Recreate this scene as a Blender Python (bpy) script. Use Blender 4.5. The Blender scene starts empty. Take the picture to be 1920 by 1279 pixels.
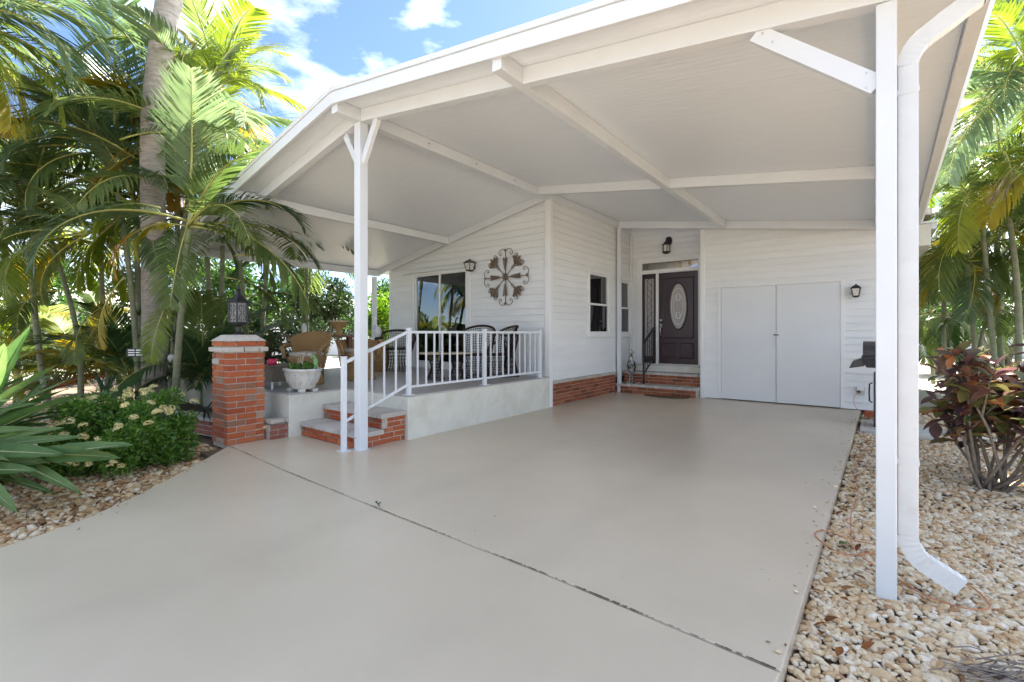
import bpy, bmesh, math, random
import numpy as np
from mathutils import Vector, Matrix

random.seed(7)
rng = np.random.default_rng(7)
scn = bpy.context.scene
col = scn.collection
R = math.radians

# ------------------------------------------------------------------ camera
cam_d = bpy.data.cameras.new('camera')
cam = bpy.data.objects.new('camera', cam_d)
col.objects.link(cam)
cam.location = (0, 0, 1.305)
cam.rotation_euler = (R(90), 0, 0.6568)
cam_d.sensor_width = 36
cam_d.lens = 879.2 / 1920 * 36
cam_d.shift_y = -14.7 / 1920
cam_d.clip_start = 0.05
cam_d.clip_end = 2000
scn.camera = cam

# ------------------------------------------------------------------ sky and sun
SUN_EL, SUN_AZ = R(52), R(-7)          # azimuth from +Y towards +X
world = bpy.data.worlds.new('World')
scn.world = world
world.use_nodes = True
wn, wl = world.node_tree.nodes, world.node_tree.links
wn.clear()
w_out = wn.new('ShaderNodeOutputWorld')
w_bg = wn.new('ShaderNodeBackground'); w_bg.inputs['Strength'].default_value = 0.05
sky = wn.new('ShaderNodeTexSky'); sky.sky_type = 'NISHITA'; sky.sun_disc = False
sky.sun_elevation = SUN_EL; sky.sun_rotation = SUN_AZ
sky.air_density = 0.7; sky.dust_density = 0.25; sky.ozone_density = 4.0
tc = wn.new('ShaderNodeTexCoord')
mp = wn.new('ShaderNodeMapping'); mp.inputs['Scale'].default_value = (2.1, 2.1, 5.2)
mp.inputs['Location'].default_value = (0.75, 0.34, -0.1)
nz = wn.new('ShaderNodeTexNoise'); nz.inputs['Scale'].default_value = 1.25
nz.inputs['Detail'].default_value = 9; nz.inputs['Roughness'].default_value = 0.56
rp = wn.new('ShaderNodeValToRGB')
rp.color_ramp.elements[0].position = 0.47; rp.color_ramp.elements[1].position = 0.64
nz2 = wn.new('ShaderNodeTexNoise'); nz2.inputs['Scale'].default_value = 4.5; nz2.inputs['Detail'].default_value = 6
rp2 = wn.new('ShaderNodeValToRGB')
rp2.color_ramp.elements[0].position = 0.3; rp2.color_ramp.elements[0].color = (7.2, 7.9, 9.0, 1)
rp2.color_ramp.elements[1].position = 0.7; rp2.color_ramp.elements[1].color = (11.0, 11.6, 12.4, 1)
mxs = wn.new('ShaderNodeMix'); mxs.data_type = 'RGBA'
wl.new(tc.outputs['Generated'], mp.inputs['Vector'])
wl.new(mp.outputs[0], nz.inputs['Vector']); wl.new(mp.outputs[0], nz2.inputs['Vector'])
wl.new(nz.outputs['Fac'], rp.inputs[0]); wl.new(nz2.outputs['Fac'], rp2.inputs[0])
wl.new(rp.outputs[0], mxs.inputs['Factor'])
wl.new(sky.outputs[0], mxs.inputs['A']); wl.new(rp2.outputs[0], mxs.inputs['B'])
wl.new(mxs.outputs['Result'], w_bg.inputs['Color'])
wl.new(w_bg.outputs[0], w_out.inputs['Surface'])

sun_d = bpy.data.lights.new('sun', 'SUN')
sun_d.energy = 5.0; sun_d.angle = R(1.5); sun_d.color = (1.0, 0.965, 0.91)
sun = bpy.data.objects.new('sun', sun_d); col.objects.link(sun)
sdir = Vector((math.sin(SUN_AZ) * math.cos(SUN_EL), math.cos(SUN_AZ) * math.cos(SUN_EL), math.sin(SUN_EL)))
sun.rotation_euler = sdir.to_track_quat('Z', 'Y').to_euler()
sun.location = (0, 0, 30)

scn.view_settings.view_transform = 'Standard'
scn.view_settings.look = 'None'
scn.view_settings.gamma = 1
scn.view_settings.use_curve_mapping = False
scn.view_settings.exposure = 2.74
scn.cycles.max_bounces = 10
scn.cycles.diffuse_bounces = 5
scn.cycles.glossy_bounces = 4
scn.cycles.transmission_bounces = 6
scn.cycles.transparent_max_bounces = 12
scn.cycles.sample_clamp_indirect = 6
scn.cycles.caustics_reflective = False
scn.cycles.caustics_refractive = False
scn.cycles.use_denoising = True

# ------------------------------------------------------------------ materials
def new_mat(name):
    m = bpy.data.materials.new(name); m.use_nodes = True
    nt = m.node_tree; nt.nodes.clear()
    out = nt.nodes.new('ShaderNodeOutputMaterial')
    return m, nt, out
def N(nt, t, **kw):
    n = nt.nodes.new(t)
    for k, v in kw.items():
        if k in n.inputs: n.inputs[k].default_value = v
        else: setattr(n, k, v)
    return n
def ramp(nt, stops, fac):
    r = nt.nodes.new('ShaderNodeValToRGB'); cr = r.color_ramp
    while len(cr.elements) < len(stops): cr.elements.new(0.5)
    for e, (p, c) in zip(cr.elements, stops): e.position = p; e.color = (*c, 1)
    nt.links.new(fac, r.inputs[0]); return r.outputs[0]
def mixc(nt, fac, a, b, mode='MIX'):
    m = nt.nodes.new('ShaderNodeMix'); m.data_type = 'RGBA'; m.blend_type = mode
    for key, v in (('Factor', fac), ('A', a), ('B', b)):
        if isinstance(v, (int, float)): m.inputs[key].default_value = v
        elif isinstance(v, tuple): m.inputs[key].default_value = (*v, 1)
        else: nt.links.new(v, m.inputs[key])
    return m.outputs['Result']

def mat(name, c, rough=0.5, var=0.12, scale=8, bump=0.0, bscale=60, spec=0.5, metal=0.0, rnd=0.0, stretch=(1, 1, 1), dirt=None, dscale=3, dpos=(0.55, 0.8)):
    """colour with mottling, optional dirt patches, per-object value change and fine relief"""
    m, nt, out = new_mat(name)
    p = N(nt, 'ShaderNodeBsdfPrincipled', Roughness=rough, Metallic=metal)
    p.inputs['Specular IOR Level'].default_value = spec
    t = N(nt, 'ShaderNodeTexCoord'); mp = N(nt, 'ShaderNodeMapping'); mp.inputs['Scale'].default_value = stretch
    nt.links.new(t.outputs['Object'], mp.inputs[0])
    n = N(nt, 'ShaderNodeTexNoise', Scale=scale, Detail=6.0, Roughness=0.6)
    nt.links.new(mp.outputs[0], n.inputs['Vector'])
    c = tuple(c)
    lo = tuple(x * (1 - var) for x in c); hi = tuple(min(1, x * (1 + var)) for x in c)
    cc = ramp(nt, [(0.3, lo), (0.7, hi)], n.outputs['Fac'])
    if dirt is not None:
        n3 = N(nt, 'ShaderNodeTexNoise', Scale=dscale, Detail=8.0, Roughness=0.65)
        nt.links.new(mp.outputs[0], n3.inputs['Vector'])
        f = ramp(nt, [(dpos[0], (0, 0, 0)), (dpos[1], (1, 1, 1))], n3.outputs['Fac'])
        cc = mixc(nt, f, cc, tuple(dirt))
    if rnd:
        oi = N(nt, 'ShaderNodeObjectInfo'); mr = N(nt, 'ShaderNodeMapRange')
        mr.inputs['To Min'].default_value = 1 - rnd; mr.inputs['To Max'].default_value = 1 + rnd
        nt.links.new(oi.outputs['Random'], mr.inputs[0])
        hs = N(nt, 'ShaderNodeHueSaturation'); nt.links.new(mr.outputs[0], hs.inputs['Value'])
        nt.links.new(cc, hs.inputs['Color']); cc = hs.outputs[0]
    nt.links.new(cc, p.inputs['Base Color'])
    if bump:
        n2 = N(nt, 'ShaderNodeTexNoise', Scale=bscale, Detail=4.0)
        nt.links.new(mp.outputs[0], n2.inputs['Vector'])
        b = N(nt, 'ShaderNodeBump', Strength=bump, Distance=0.01)
        nt.links.new(n2.outputs['Fac'], b.inputs['Height']); nt.links.new(b.outputs[0], p.inputs['Normal'])
    nt.links.new(p.outputs[0], out.inputs[0])
    return m

def brick_mat(name, stops, rough=0.85):
    m, nt, out = new_mat(name)
    p = N(nt, 'ShaderNodeBsdfPrincipled', Roughness=rough)
    p.inputs['Specular IOR Level'].default_value = 0.25
    oi = N(nt, 'ShaderNodeObjectInfo'); t = N(nt, 'ShaderNodeTexCoord')
    c = ramp(nt, stops, oi.outputs['Random'])
    ad = N(nt, 'ShaderNodeVectorMath', operation='ADD'); sc = N(nt, 'ShaderNodeVectorMath', operation='SCALE'); sc.inputs['Scale'].default_value = 40
    cv = N(nt, 'ShaderNodeCombineXYZ'); nt.links.new(oi.outputs['Random'], cv.inputs[0]); nt.links.new(oi.outputs['Random'], cv.inputs[2])
    nt.links.new(cv.outputs[0], sc.inputs[0]); nt.links.new(t.outputs['Object'], ad.inputs[0]); nt.links.new(sc.outputs[0], ad.inputs[1])
    n = N(nt, 'ShaderNodeTexNoise', Scale=28.0, Detail=6.0, Roughness=0.65); nt.links.new(ad.outputs[0], n.inputs['Vector'])
    f = ramp(nt, [(0.35, (0.62, 0.6, 0.58)), (0.6, (1, 1, 1)), (0.8, (1.0, 1.0, 1.0))], n.outputs['Fac'])
    c = mixc(nt, 1.0, c, f, 'MULTIPLY')
    n2 = N(nt, 'ShaderNodeTexNoise', Scale=14.0, Detail=7.0, Roughness=0.7); nt.links.new(ad.outputs[0], n2.inputs['Vector'])
    f2 = ramp(nt, [(0.60, (0, 0, 0)), (0.74, (0.7, 0.7, 0.7))], n2.outputs['Fac'])
    c = mixc(nt, f2, c, (0.55, 0.48, 0.42))
    nt.links.new(c, p.inputs['Base Color'])
    b = N(nt, 'ShaderNodeBump', Strength=0.5, Distance=0.006); nt.links.new(n.outputs['Fac'], b.inputs['Height']); nt.links.new(b.outputs[0], p.inputs['Normal'])
    nt.links.new(p.outputs[0], out.inputs[0]); return m

def leaf_mat(name, stops, trans=0.35, rough=0.45, spec=0.4, obj=0.6, island=0.4, tcol=1.3):
    """leaf colour drawn per object and per leaf, light shining through"""
    m, nt, out = new_mat(name)
    p = N(nt, 'ShaderNodeBsdfPrincipled', Roughness=rough); p.inputs['Specular IOR Level'].default_value = spec
    oi = N(nt, 'ShaderNodeObjectInfo'); g = N(nt, 'ShaderNodeNewGeometry')
    a = N(nt, 'ShaderNodeMath', operation='MULTIPLY'); a.inputs[1].default_value = obj; nt.links.new(oi.outputs['Random'], a.inputs[0])
    b = N(nt, 'ShaderNodeMath', operation='MULTIPLY_ADD'); b.inputs[1].default_value = island
    nt.links.new(g.outputs['Random Per Island'], b.inputs[0]); nt.links.new(a.outputs[0], b.inputs[2])
    c = ramp(nt, stops, b.outputs[0])
    t = N(nt, 'ShaderNodeTexCoord'); n = N(nt, 'ShaderNodeTexNoise', Scale=9.0, Detail=4.0); nt.links.new(t.outputs['Object'], n.inputs['Vector'])
    f = ramp(nt, [(0.3, (0.7, 0.72, 0.7)), (0.7, (1, 1, 1))], n.outputs['Fac'])
    c = mixc(nt, 1.0, c, f, 'MULTIPLY')
    nt.links.new(c, p.inputs['Base Color'])
    tr = N(nt, 'ShaderNodeBsdfTranslucent')
    hs = N(nt, 'ShaderNodeHueSaturation', Saturation=1.1, Value=tcol); nt.links.new(c, hs.inputs['Color']); nt.links.new(hs.outputs[0], tr.inputs[0])
    mx = N(nt, 'ShaderNodeMixShader'); mx.inputs[0].default_value = trans
    nt.links.new(p.outputs[0], mx.inputs[1]); nt.links.new(tr.outputs[0], mx.inputs[2]); nt.links.new(mx.outputs[0], out.inputs[0])
    return m

def glass_mat(name, refl=0.3, tint=(0.6, 0.62, 0.62), rough=0.01):
    m, nt, out = new_mat(name)
    g = N(nt, 'ShaderNodeBsdfGlossy', Roughness=rough); g.inputs['Color'].default_value = (0.9, 0.92, 0.95, 1)
    t = N(nt, 'ShaderNodeBsdfTransparent'); t.inputs['Color'].default_value = (*tint, 1)
    fr = N(nt, 'ShaderNodeFresnel', IOR=1.5)
    ad = N(nt, 'ShaderNodeMath', operation='ADD', use_clamp=True); ad.inputs[1].default_value = refl; nt.links.new(fr.outputs[0], ad.inputs[0])
    mx = N(nt, 'ShaderNodeMixShader'); nt.links.new(ad.outputs[0], mx.inputs[0])
    nt.links.new(t.outputs[0], mx.inputs[1]); nt.links.new(g.outputs[0], mx.inputs[2]); nt.links.new(mx.outputs[0], out.inputs[0])
    return m

M = {}
M['white'] = mat('white_paint', (0.685, 0.71, 0.745), 0.38, 0.03, 3, 0.05, 90, dirt=(0.6, 0.59, 0.55), dscale=2.2, dpos=(0.62, 0.95))
M['trim'] = mat('white_trim', (0.79, 0.79, 0.79), 0.42, 0.03, 3, 0.04, 90)
M['rail'] = mat('white_rail_aluminium', (0.71, 0.73, 0.76), 0.35, 0.02, 5)
M['siding'] = mat('vinyl_siding', (0.77, 0.775, 0.78), 0.5, 0.035, 2, 0.12, 40, stretch=(1, 1, 6), rnd=0.025, dirt=(0.6, 0.58, 0.53), dscale=1.4, dpos=(0.6, 0.95))
M['sidewall'] = mat('wall_sheathing', (0.5, 0.49, 0.46), 0.8)
M['doorwhite'] = mat('white_door_paint', (0.68, 0.69, 0.71), 0.4, 0.03, 1.2, 0.06, 25)
M['gutter'] = mat('white_gutter_metal', (0.66, 0.68, 0.70), 0.35, 0.05, 6, 0.05, 30, dirt=(0.5, 0.48, 0.42), dscale=5, dpos=(0.62, 0.95))
M['stucco'] = mat('painted_block', (0.68, 0.67, 0.60), 0.8, 0.07, 3, 0.6, 60, dirt=(0.54, 0.52, 0.42), dscale=2.4, dpos=(0.48, 0.78))
M['porchfloor'] = mat('porch_floor_paint', (0.43, 0.41, 0.40), 0.42, 0.08, 2.5, 0.08, 60, dirt=(0.33, 0.31, 0.30), dscale=2)
M['mortar'] = mat('mortar', (0.46, 0.41, 0.36), 0.95, 0.25, 18, 0.8, 60)
M['capstone'] = mat('cap_stone', (0.52, 0.47, 0.41), 0.85, 0.15, 12, 0.5, 60, dirt=(0.3, 0.27, 0.23), dscale=6, dpos=(0.55, 0.85))
M['palebrick'] = brick_mat('pale_brick', [(0, (0.50, 0.46, 0.40)), (0.5, (0.60, 0.56, 0.50)), (1, (0.66, 0.62, 0.55))])
M['treadbrick'] = brick_mat('tread_brick', [(0, (0.52, 0.48, 0.44)), (0.5, (0.58, 0.545, 0.51)), (1, (0.64, 0.61, 0.575))])
RB = [(0, (0.38, 0.085, 0.035)), (0.2, (0.50, 0.13, 0.05)), (0.45, (0.43, 0.115, 0.055)), (0.7, (0.55, 0.175, 0.075)), (0.86, (0.47, 0.18, 0.10)), (0.95, (0.30, 0.14, 0.085)), (1.0, (0.50, 0.36, 0.27))]
M['brick'] = brick_mat('red_brick', RB)
M['mauvebrick'] = brick_mat('mauve_brick', [(0, (0.30, 0.12, 0.10)), (0.5, (0.38, 0.17, 0.14)), (1, (0.33, 0.11, 0.075))])
M['oldbrick'] = brick_mat('old_brick', [(0, (0.20, 0.07, 0.035)), (0.4, (0.36, 0.11, 0.055)), (1, (0.42, 0.16, 0.075))])
M['black'] = mat('black_iron', (0.018, 0.018, 0.02), 0.45, 0.2, 30, 0.15, 80)
M['bronze'] = mat('rusty_bronze', (0.15, 0.105, 0.075), 0.55, 0.35, 25, 0.2, 80, metal=0.3)
M['door'] = mat('burgundy_door_paint', (0.034, 0.013, 0.020), 0.32, 0.1, 4, 0.05, 40)
M['steel'] = mat('brushed_steel', (0.6, 0.6, 0.6), 0.28, 0.08, 30, metal=1.0)
M['glass'] = glass_mat('window_glass', 0.10, (0.98, 0.98, 0.98))
M['glass2'] = glass_mat('small_window_glass', 0.10, (0.5, 0.5, 0.5))
M['smokedglass'] = mat('smoked_lamp_glass', (0.30, 0.29, 0.28), 0.2, 0.3, 40, 0.4, 60)
M['lampglass'] = mat('seeded_lamp_glass', (0.62, 0.60, 0.56), 0.25, 0.2, 40, 0.4, 60)
M['ovalglass'] = mat('bevelled_door_glass', (0.36, 0.33, 0.32), 0.18, 0.25, 60, 0.9, 55, spec=0.8)
M['curtain'] = mat('curtain_cloth', (0.88, 0.88, 0.88), 0.9, 0.05, 5)
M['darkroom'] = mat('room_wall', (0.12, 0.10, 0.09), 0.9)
M['wood'] = mat('brown_wood', (0.16, 0.085, 0.05), 0.6, 0.3, 10, 0.3, 40, stretch=(1, 6, 6))
M['tan'] = mat('tan_table_top', (0.50, 0.40, 0.28), 0.55, 0.12, 12)
def wicker_mat(name, c, c2, sc=55):
    m, nt, out = new_mat(name)
    p = N(nt, 'ShaderNodeBsdfPrincipled', Roughness=0.6); p.inputs['Specular IOR Level'].default_value = 0.3
    t = N(nt, 'ShaderNodeTexCoord')
    w = N(nt, 'ShaderNodeTexWave', Scale=sc * 0.35, Distortion=1.5, Detail=2.0); w.bands_direction = 'Z'
    w2 = N(nt, 'ShaderNodeTexWave', Scale=sc * 0.3, Distortion=1.5, Detail=2.0); w2.bands_direction = 'DIAGONAL'
    for x in (w, w2): nt.links.new(t.outputs['Object'], x.inputs['Vector'])
    mul = N(nt, 'ShaderNodeMath', operation='MULTIPLY'); nt.links.new(w.outputs['Fac'], mul.inputs[0]); nt.links.new(w2.outputs['Fac'], mul.inputs[1])
    cc = ramp(nt, [(0.05, c2), (0.45, c)], mul.outputs[0]); nt.links.new(cc, p.inputs['Base Color'])
    b = N(nt, 'ShaderNodeBump', Strength=0.9, Distance=0.01); nt.links.new(mul.outputs[0], b.inputs['Height']); nt.links.new(b.outputs[0], p.inputs['Normal'])
    nt.links.new(p.outputs[0], out.inputs[0]); return m
M['wicker'] = wicker_mat('golden_wicker', (0.58, 0.40, 0.19), (0.28, 0.15, 0.06))
M['greywicker'] = wicker_mat('grey_wicker', (0.38, 0.33, 0.27), (0.17, 0.14, 0.11), 80)
M['darkwicker'] = wicker_mat('dark_wicker', (0.075, 0.045, 0.035), (0.02, 0.012, 0.01))
M['cushion'] = mat('patterned_cushion', (0.42, 0.37, 0.31), 0.9, 0.55, 26, 0.2, 40)
M['concretepot'] = mat('cast_concrete', (0.60, 0.59, 0.56), 0.85, 0.1, 10, 0.5, 60, dirt=(0.38, 0.37, 0.33), dscale=7)
M['pink'] = mat('magenta_mug_glaze', (0.62, 0.02, 0.10), 0.25, 0.05)
M['plainwhite'] = mat('white_ceramic', (0.78, 0.78, 0.76), 0.3, 0.03)
M['terracotta'] = mat('terracotta', (0.52, 0.21, 0.11), 0.8, 0.2, 10, 0.3, 40)
M['orangecord'] = mat('orange_cord_rubber', (0.50, 0.20, 0.10), 0.6, 0.2)
M['grill'] = mat('charcoal_grill_metal', (0.045, 0.042, 0.048), 0.4, 0.15, 15)
M['coal'] = mat('black_plastic', (0.02, 0.02, 0.022), 0.5, 0.2)
M['mat'] = mat('doormat_coir', (0.13, 0.085, 0.05), 0.95, 0.3, 40, 0.9, 120)
M['flag'] = mat('flagstone', (0.40, 0.38, 0.36), 0.85, 0.2, 8, 0.5, 30)
M['paver'] = mat('concrete_paver', (0.55, 0.53, 0.50), 0.85, 0.12, 10, 0.4, 50)
M['soil'] = mat('mulch_soil', (0.14, 0.095, 0.06), 0.95, 0.5, 20, 0.9, 40)
M['asphalt'] = mat('asphalt', (0.2, 0.195, 0.185), 0.9, 0.2, 30, 0.5, 100)
M['bark'] = mat('grey_palm_bark', (0.30, 0.265, 0.235), 0.9, 0.28, 5, 0.8, 25, stretch=(1.2, 1.2, 7), dirt=(0.16, 0.13, 0.105), dscale=4, dpos=(0.5, 0.8))
M['cane'] = mat('palm_cane', (0.30, 0.28, 0.20), 0.7, 0.3, 3, 0.4, 20, stretch=(1, 1, 9), dirt=(0.17, 0.24, 0.11), dscale=1.5, dpos=(0.4, 0.7))
M['shaft'] = mat('palm_crownshaft', (0.22, 0.27, 0.13), 0.5, 0.25, 4, 0.1, 20, dirt=(0.36, 0.26, 0.12), dscale=4, dpos=(0.55, 0.75))
M['twig'] = mat('twig_bark', (0.21, 0.175, 0.14), 0.9, 0.25, 20, 0.5, 60)
M['dry'] = mat('dry_palm_fibre', (0.30, 0.245, 0.205), 0.9, 0.4, 14, 0.4, 40, rnd=0.2)
M['rachis'] = mat('frond_stalk', (0.34, 0.33, 0.09), 0.5, 0.3, 4)
GREEN = [(0.0, (0.10, 0.155, 0.045)), (0.35, (0.14, 0.20, 0.06)), (0.7, (0.19, 0.245, 0.075)), (1.0, (0.25, 0.28, 0.10))]
M['f_green'] = leaf_mat('palm_leaf_green', GREEN, 0.5)
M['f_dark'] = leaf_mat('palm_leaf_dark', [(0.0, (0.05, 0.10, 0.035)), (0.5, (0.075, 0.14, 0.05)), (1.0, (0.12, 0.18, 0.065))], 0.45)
M['f_blue'] = leaf_mat('palm_leaf_grey_green', [(0.0, (0.09, 0.15, 0.065)), (0.5, (0.14, 0.205, 0.095)), (1.0, (0.22, 0.27, 0.13))], 0.45)
M['f_lime'] = leaf_mat('palm_leaf_lime', [(0.0, (0.15, 0.22, 0.03)), (0.5, (0.24, 0.30, 0.04)), (1.0, (0.36, 0.36, 0.06))], 0.5)
M['f_yellow'] = leaf_mat('palm_leaf_yellow', [(0.0, (0.26, 0.27, 0.035)), (0.4, (0.42, 0.33, 0.04)), (0.75, (0.50, 0.28, 0.04)), (1.0, (0.50, 0.20, 0.04))], 0.5)
M['f_brown'] = leaf_mat('palm_leaf_dry', [(0.0, (0.20, 0.13, 0.08)), (0.5, (0.30, 0.20, 0.12)), (1.0, (0.36, 0.27, 0.18))], 0.3, 0.8, 0.1)
M['paddle'] = leaf_mat('paddle_leaf', [(0.0, (0.065, 0.14, 0.045)), (0.45, (0.10, 0.19, 0.06)), (0.8, (0.16, 0.25, 0.085)), (1.0, (0.24, 0.30, 0.11))], 0.35, 0.5, 0.35)
M['ixora'] = leaf_mat('shrub_leaf_glossy', [(0.0, (0.06, 0.15, 0.025)), (0.5, (0.115, 0.25, 0.04)), (0.85, (0.20, 0.33, 0.06)), (1.0, (0.30, 0.40, 0.09))], 0.4, 0.35, 0.5, 0.1, 0.9)
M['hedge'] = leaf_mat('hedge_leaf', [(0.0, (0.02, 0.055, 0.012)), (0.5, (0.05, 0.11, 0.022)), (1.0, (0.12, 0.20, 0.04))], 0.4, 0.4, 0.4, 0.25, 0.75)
M['bright'] = leaf_mat('bright_shrub_leaf', [(0.0, (0.06, 0.14, 0.015)), (0.5, (0.14, 0.26, 0.025)), (1.0, (0.30, 0.40, 0.05))], 0.5, 0.4, 0.4, 0.2, 0.8)
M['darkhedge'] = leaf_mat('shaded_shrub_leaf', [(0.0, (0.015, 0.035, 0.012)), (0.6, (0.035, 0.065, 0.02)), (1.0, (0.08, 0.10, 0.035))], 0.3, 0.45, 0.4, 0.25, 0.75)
M['petal'] = leaf_mat('cream_petal', [(0.0, (0.80, 0.66, 0.27)), (0.5, (0.85, 0.74, 0.38)), (1.0, (0.88, 0.80, 0.52))], 0.35, 0.6, 0.2, 0.3, 0.7, 1.1)
M['croton'] = leaf_mat('croton_leaf', [(0.0, (0.09, 0.05, 0.065)), (0.2, (0.15, 0.085, 0.09)), (0.36, (0.25, 0.11, 0.09)), (0.5, (0.12, 0.155, 0.065)), (0.66, (0.25, 0.28, 0.09)), (0.82, (0.42, 0.22, 0.13)), (1.0, (0.66, 0.24, 0.07))], 0.4, 0.35, 0.5, 0.97, 0.0)
M['rosette'] = leaf_mat('strap_leaf_bluegreen', [(0, (0.05, 0.11, 0.07)), (1, (0.10, 0.18, 0.11))], 0.2, 0.4, 0.4)
M['darkstrap'] = leaf_mat('strap_leaf_dark', [(0, (0.02, 0.02, 0.022)), (1, (0.045, 0.035, 0.04))], 0.15, 0.4, 0.5)
M['deadleaf'] = leaf_mat('fallen_leaf', [(0, (0.16, 0.06, 0.025)), (0.5, (0.28, 0.10, 0.03)), (1, (0.34, 0.18, 0.07))], 0.2, 0.6, 0.3, 1.0, 0.0)

# pebbles: colour of each stone its own
def pebble_mat(name, stops):
    m, nt, out = new_mat(name)
    p = N(nt, 'ShaderNodeBsdfPrincipled', Roughness=0.62); p.inputs['Specular IOR Level'].default_value = 0.35
    g = N(nt, 'ShaderNodeNewGeometry'); c = ramp(nt, stops, g.outputs['Random Per Island'])
    t = N(nt, 'ShaderNodeTexCoord'); n = N(nt, 'ShaderNodeTexNoise', Scale=45.0, Detail=5.0, Roughness=0.65); nt.links.new(t.outputs['Object'], n.inputs['Vector'])
    f = ramp(nt, [(0.3, (0.72, 0.66, 0.58)), (0.62, (1, 1, 1))], n.outputs['Fac'])
    nt.links.new(mixc(nt, 1.0, c, f, 'MULTIPLY'), p.inputs['Base Color'])
    nt.links.new(p.outputs[0], out.inputs[0]); return m
M['pebble'] = pebble_mat('river_pebble', [(0, (0.42, 0.24, 0.12)), (0.08, (0.58, 0.40, 0.23)), (0.3, (0.68, 0.52, 0.33)), (0.5, (0.73, 0.60, 0.42)), (0.72, (0.75, 0.66, 0.51)), (0.9, (0.75, 0.67, 0.54)), (1.0, (0.84, 0.78, 0.68))])
M['pebble2'] = pebble_mat('river_pebble_stained', [(0, (0.22, 0.11, 0.05)), (0.2, (0.42, 0.25, 0.12)), (0.5, (0.60, 0.43, 0.25)), (0.8, (0.68, 0.55, 0.37)), (1.0, (0.76, 0.68, 0.55))])

# painted concrete with faint wear
def concrete_mat():
    m, nt, out = new_mat('painted_driveway')
    p = N(nt, 'ShaderNodeBsdfPrincipled'); p.inputs['Specular IOR Level'].default_value = 0.42
    t = N(nt, 'ShaderNodeTexCoord')
    n = N(nt, 'ShaderNodeTexNoise', Scale=0.9, Detail=7.0, Roughness=0.6); n2 = N(nt, 'ShaderNodeTexNoise', Scale=7.0, Detail=8.0, Roughness=0.7)
    n3 = N(nt, 'ShaderNodeTexNoise', Scale=55.0, Detail=3.0); n4 = N(nt, 'ShaderNodeTexNoise', Scale=2.3, Detail=9.0, Roughness=0.72)
    for x in (n, n2, n3, n4): nt.links.new(t.outputs['Object'], x.inputs['Vector'])
    c = ramp(nt, [(0.3, (0.545, 0.46, 0.355)), (0.7, (0.62, 0.53, 0.415))], n.outputs['Fac'])
    c = mixc(nt, ramp(nt, [(0.45, (0, 0, 0)), (0.85, (0.2, 0.2, 0.2))], n2.outputs['Fac']), c, (0.62, 0.535, 0.425))
    c = mixc(nt, ramp(nt, [(0.60, (0, 0, 0)), (0.85, (0.3, 0.3, 0.3))], n4.outputs['Fac']), c, (0.47, 0.40, 0.32))
    # faint tyre wear: two wavering tracks running into the carport
    sx = N(nt, 'ShaderNodeSeparateXYZ'); nt.links.new(t.outputs['Object'], sx.inputs[0])
    wob = N(nt, 'ShaderNodeMath', operation='MULTIPLY_ADD'); wob.inputs[1].default_value = 0.35; nt.links.new(n.outputs['Fac'], wob.inputs[0]); nt.links.new(sx.outputs[0], wob.inputs[2])
    for x0 in (-1.35, -2.75):
        df = N(nt, 'ShaderNodeMath', operation='SUBTRACT'); df.inputs[1].default_value = x0; nt.links.new(wob.outputs[0], df.inputs[0])
        ab = N(nt, 'ShaderNodeMath', operation='ABSOLUTE'); nt.links.new(df.outputs[0], ab.inputs[0])
        band = ramp(nt, [(0.05, (0.22, 0.22, 0.22)), (0.2, (0, 0, 0))], ab.outputs[0])
        c = mixc(nt, mixc(nt, 1.0, band, ramp(nt, [(0.35, (0.2, 0.2, 0.2)), (0.65, (1, 1, 1))], n4.outputs['Fac']), 'MULTIPLY'), c, (0.42, 0.365, 0.29))
    sp = N(nt, 'ShaderNodeTexVoronoi', Scale=3.2); nt.links.new(t.outputs['Object'], sp.inputs['Vector'])
    c = mixc(nt, ramp(nt, [(0.014, (0.6, 0.6, 0.6)), (0.024, (0, 0, 0))], sp.outputs['Distance']), c, (0.16, 0.13, 0.10))
    sp2 = N(nt, 'ShaderNodeTexVoronoi', Scale=1.7); nt.links.new(t.outputs['Object'], sp2.inputs['Vector'])
    c = mixc(nt, ramp(nt, [(0.012, (0.8, 0.8, 0.8)), (0.02, (0, 0, 0))], sp2.outputs['Distance']), c, (0.7, 0.7, 0.68))
    nt.links.new(c, p.inputs['Base Color'])
    r = ramp(nt, [(0.3, (0.28, 0.28, 0.28)), (0.75, (0.34, 0.34, 0.34))], n2.outputs['Fac']); nt.links.new(r, p.inputs['Roughness'])
    b = N(nt, 'ShaderNodeBump', Strength=0.10, Distance=0.004); nt.links.new(n3.outputs['Fac'], b.inputs['Height'])
    b2 = N(nt, 'ShaderNodeBump', Strength=0.03, Distance=0.02); nt.links.new(n2.outputs['Fac'], b2.inputs['Height']); nt.links.new(b.outputs[0], b2.inputs['Normal'])
    nt.links.new(b2.outputs[0], p.inputs['Normal'])
    nt.links.new(p.outputs[0], out.inputs[0]); return m
M['concrete'] = concrete_mat()

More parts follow.
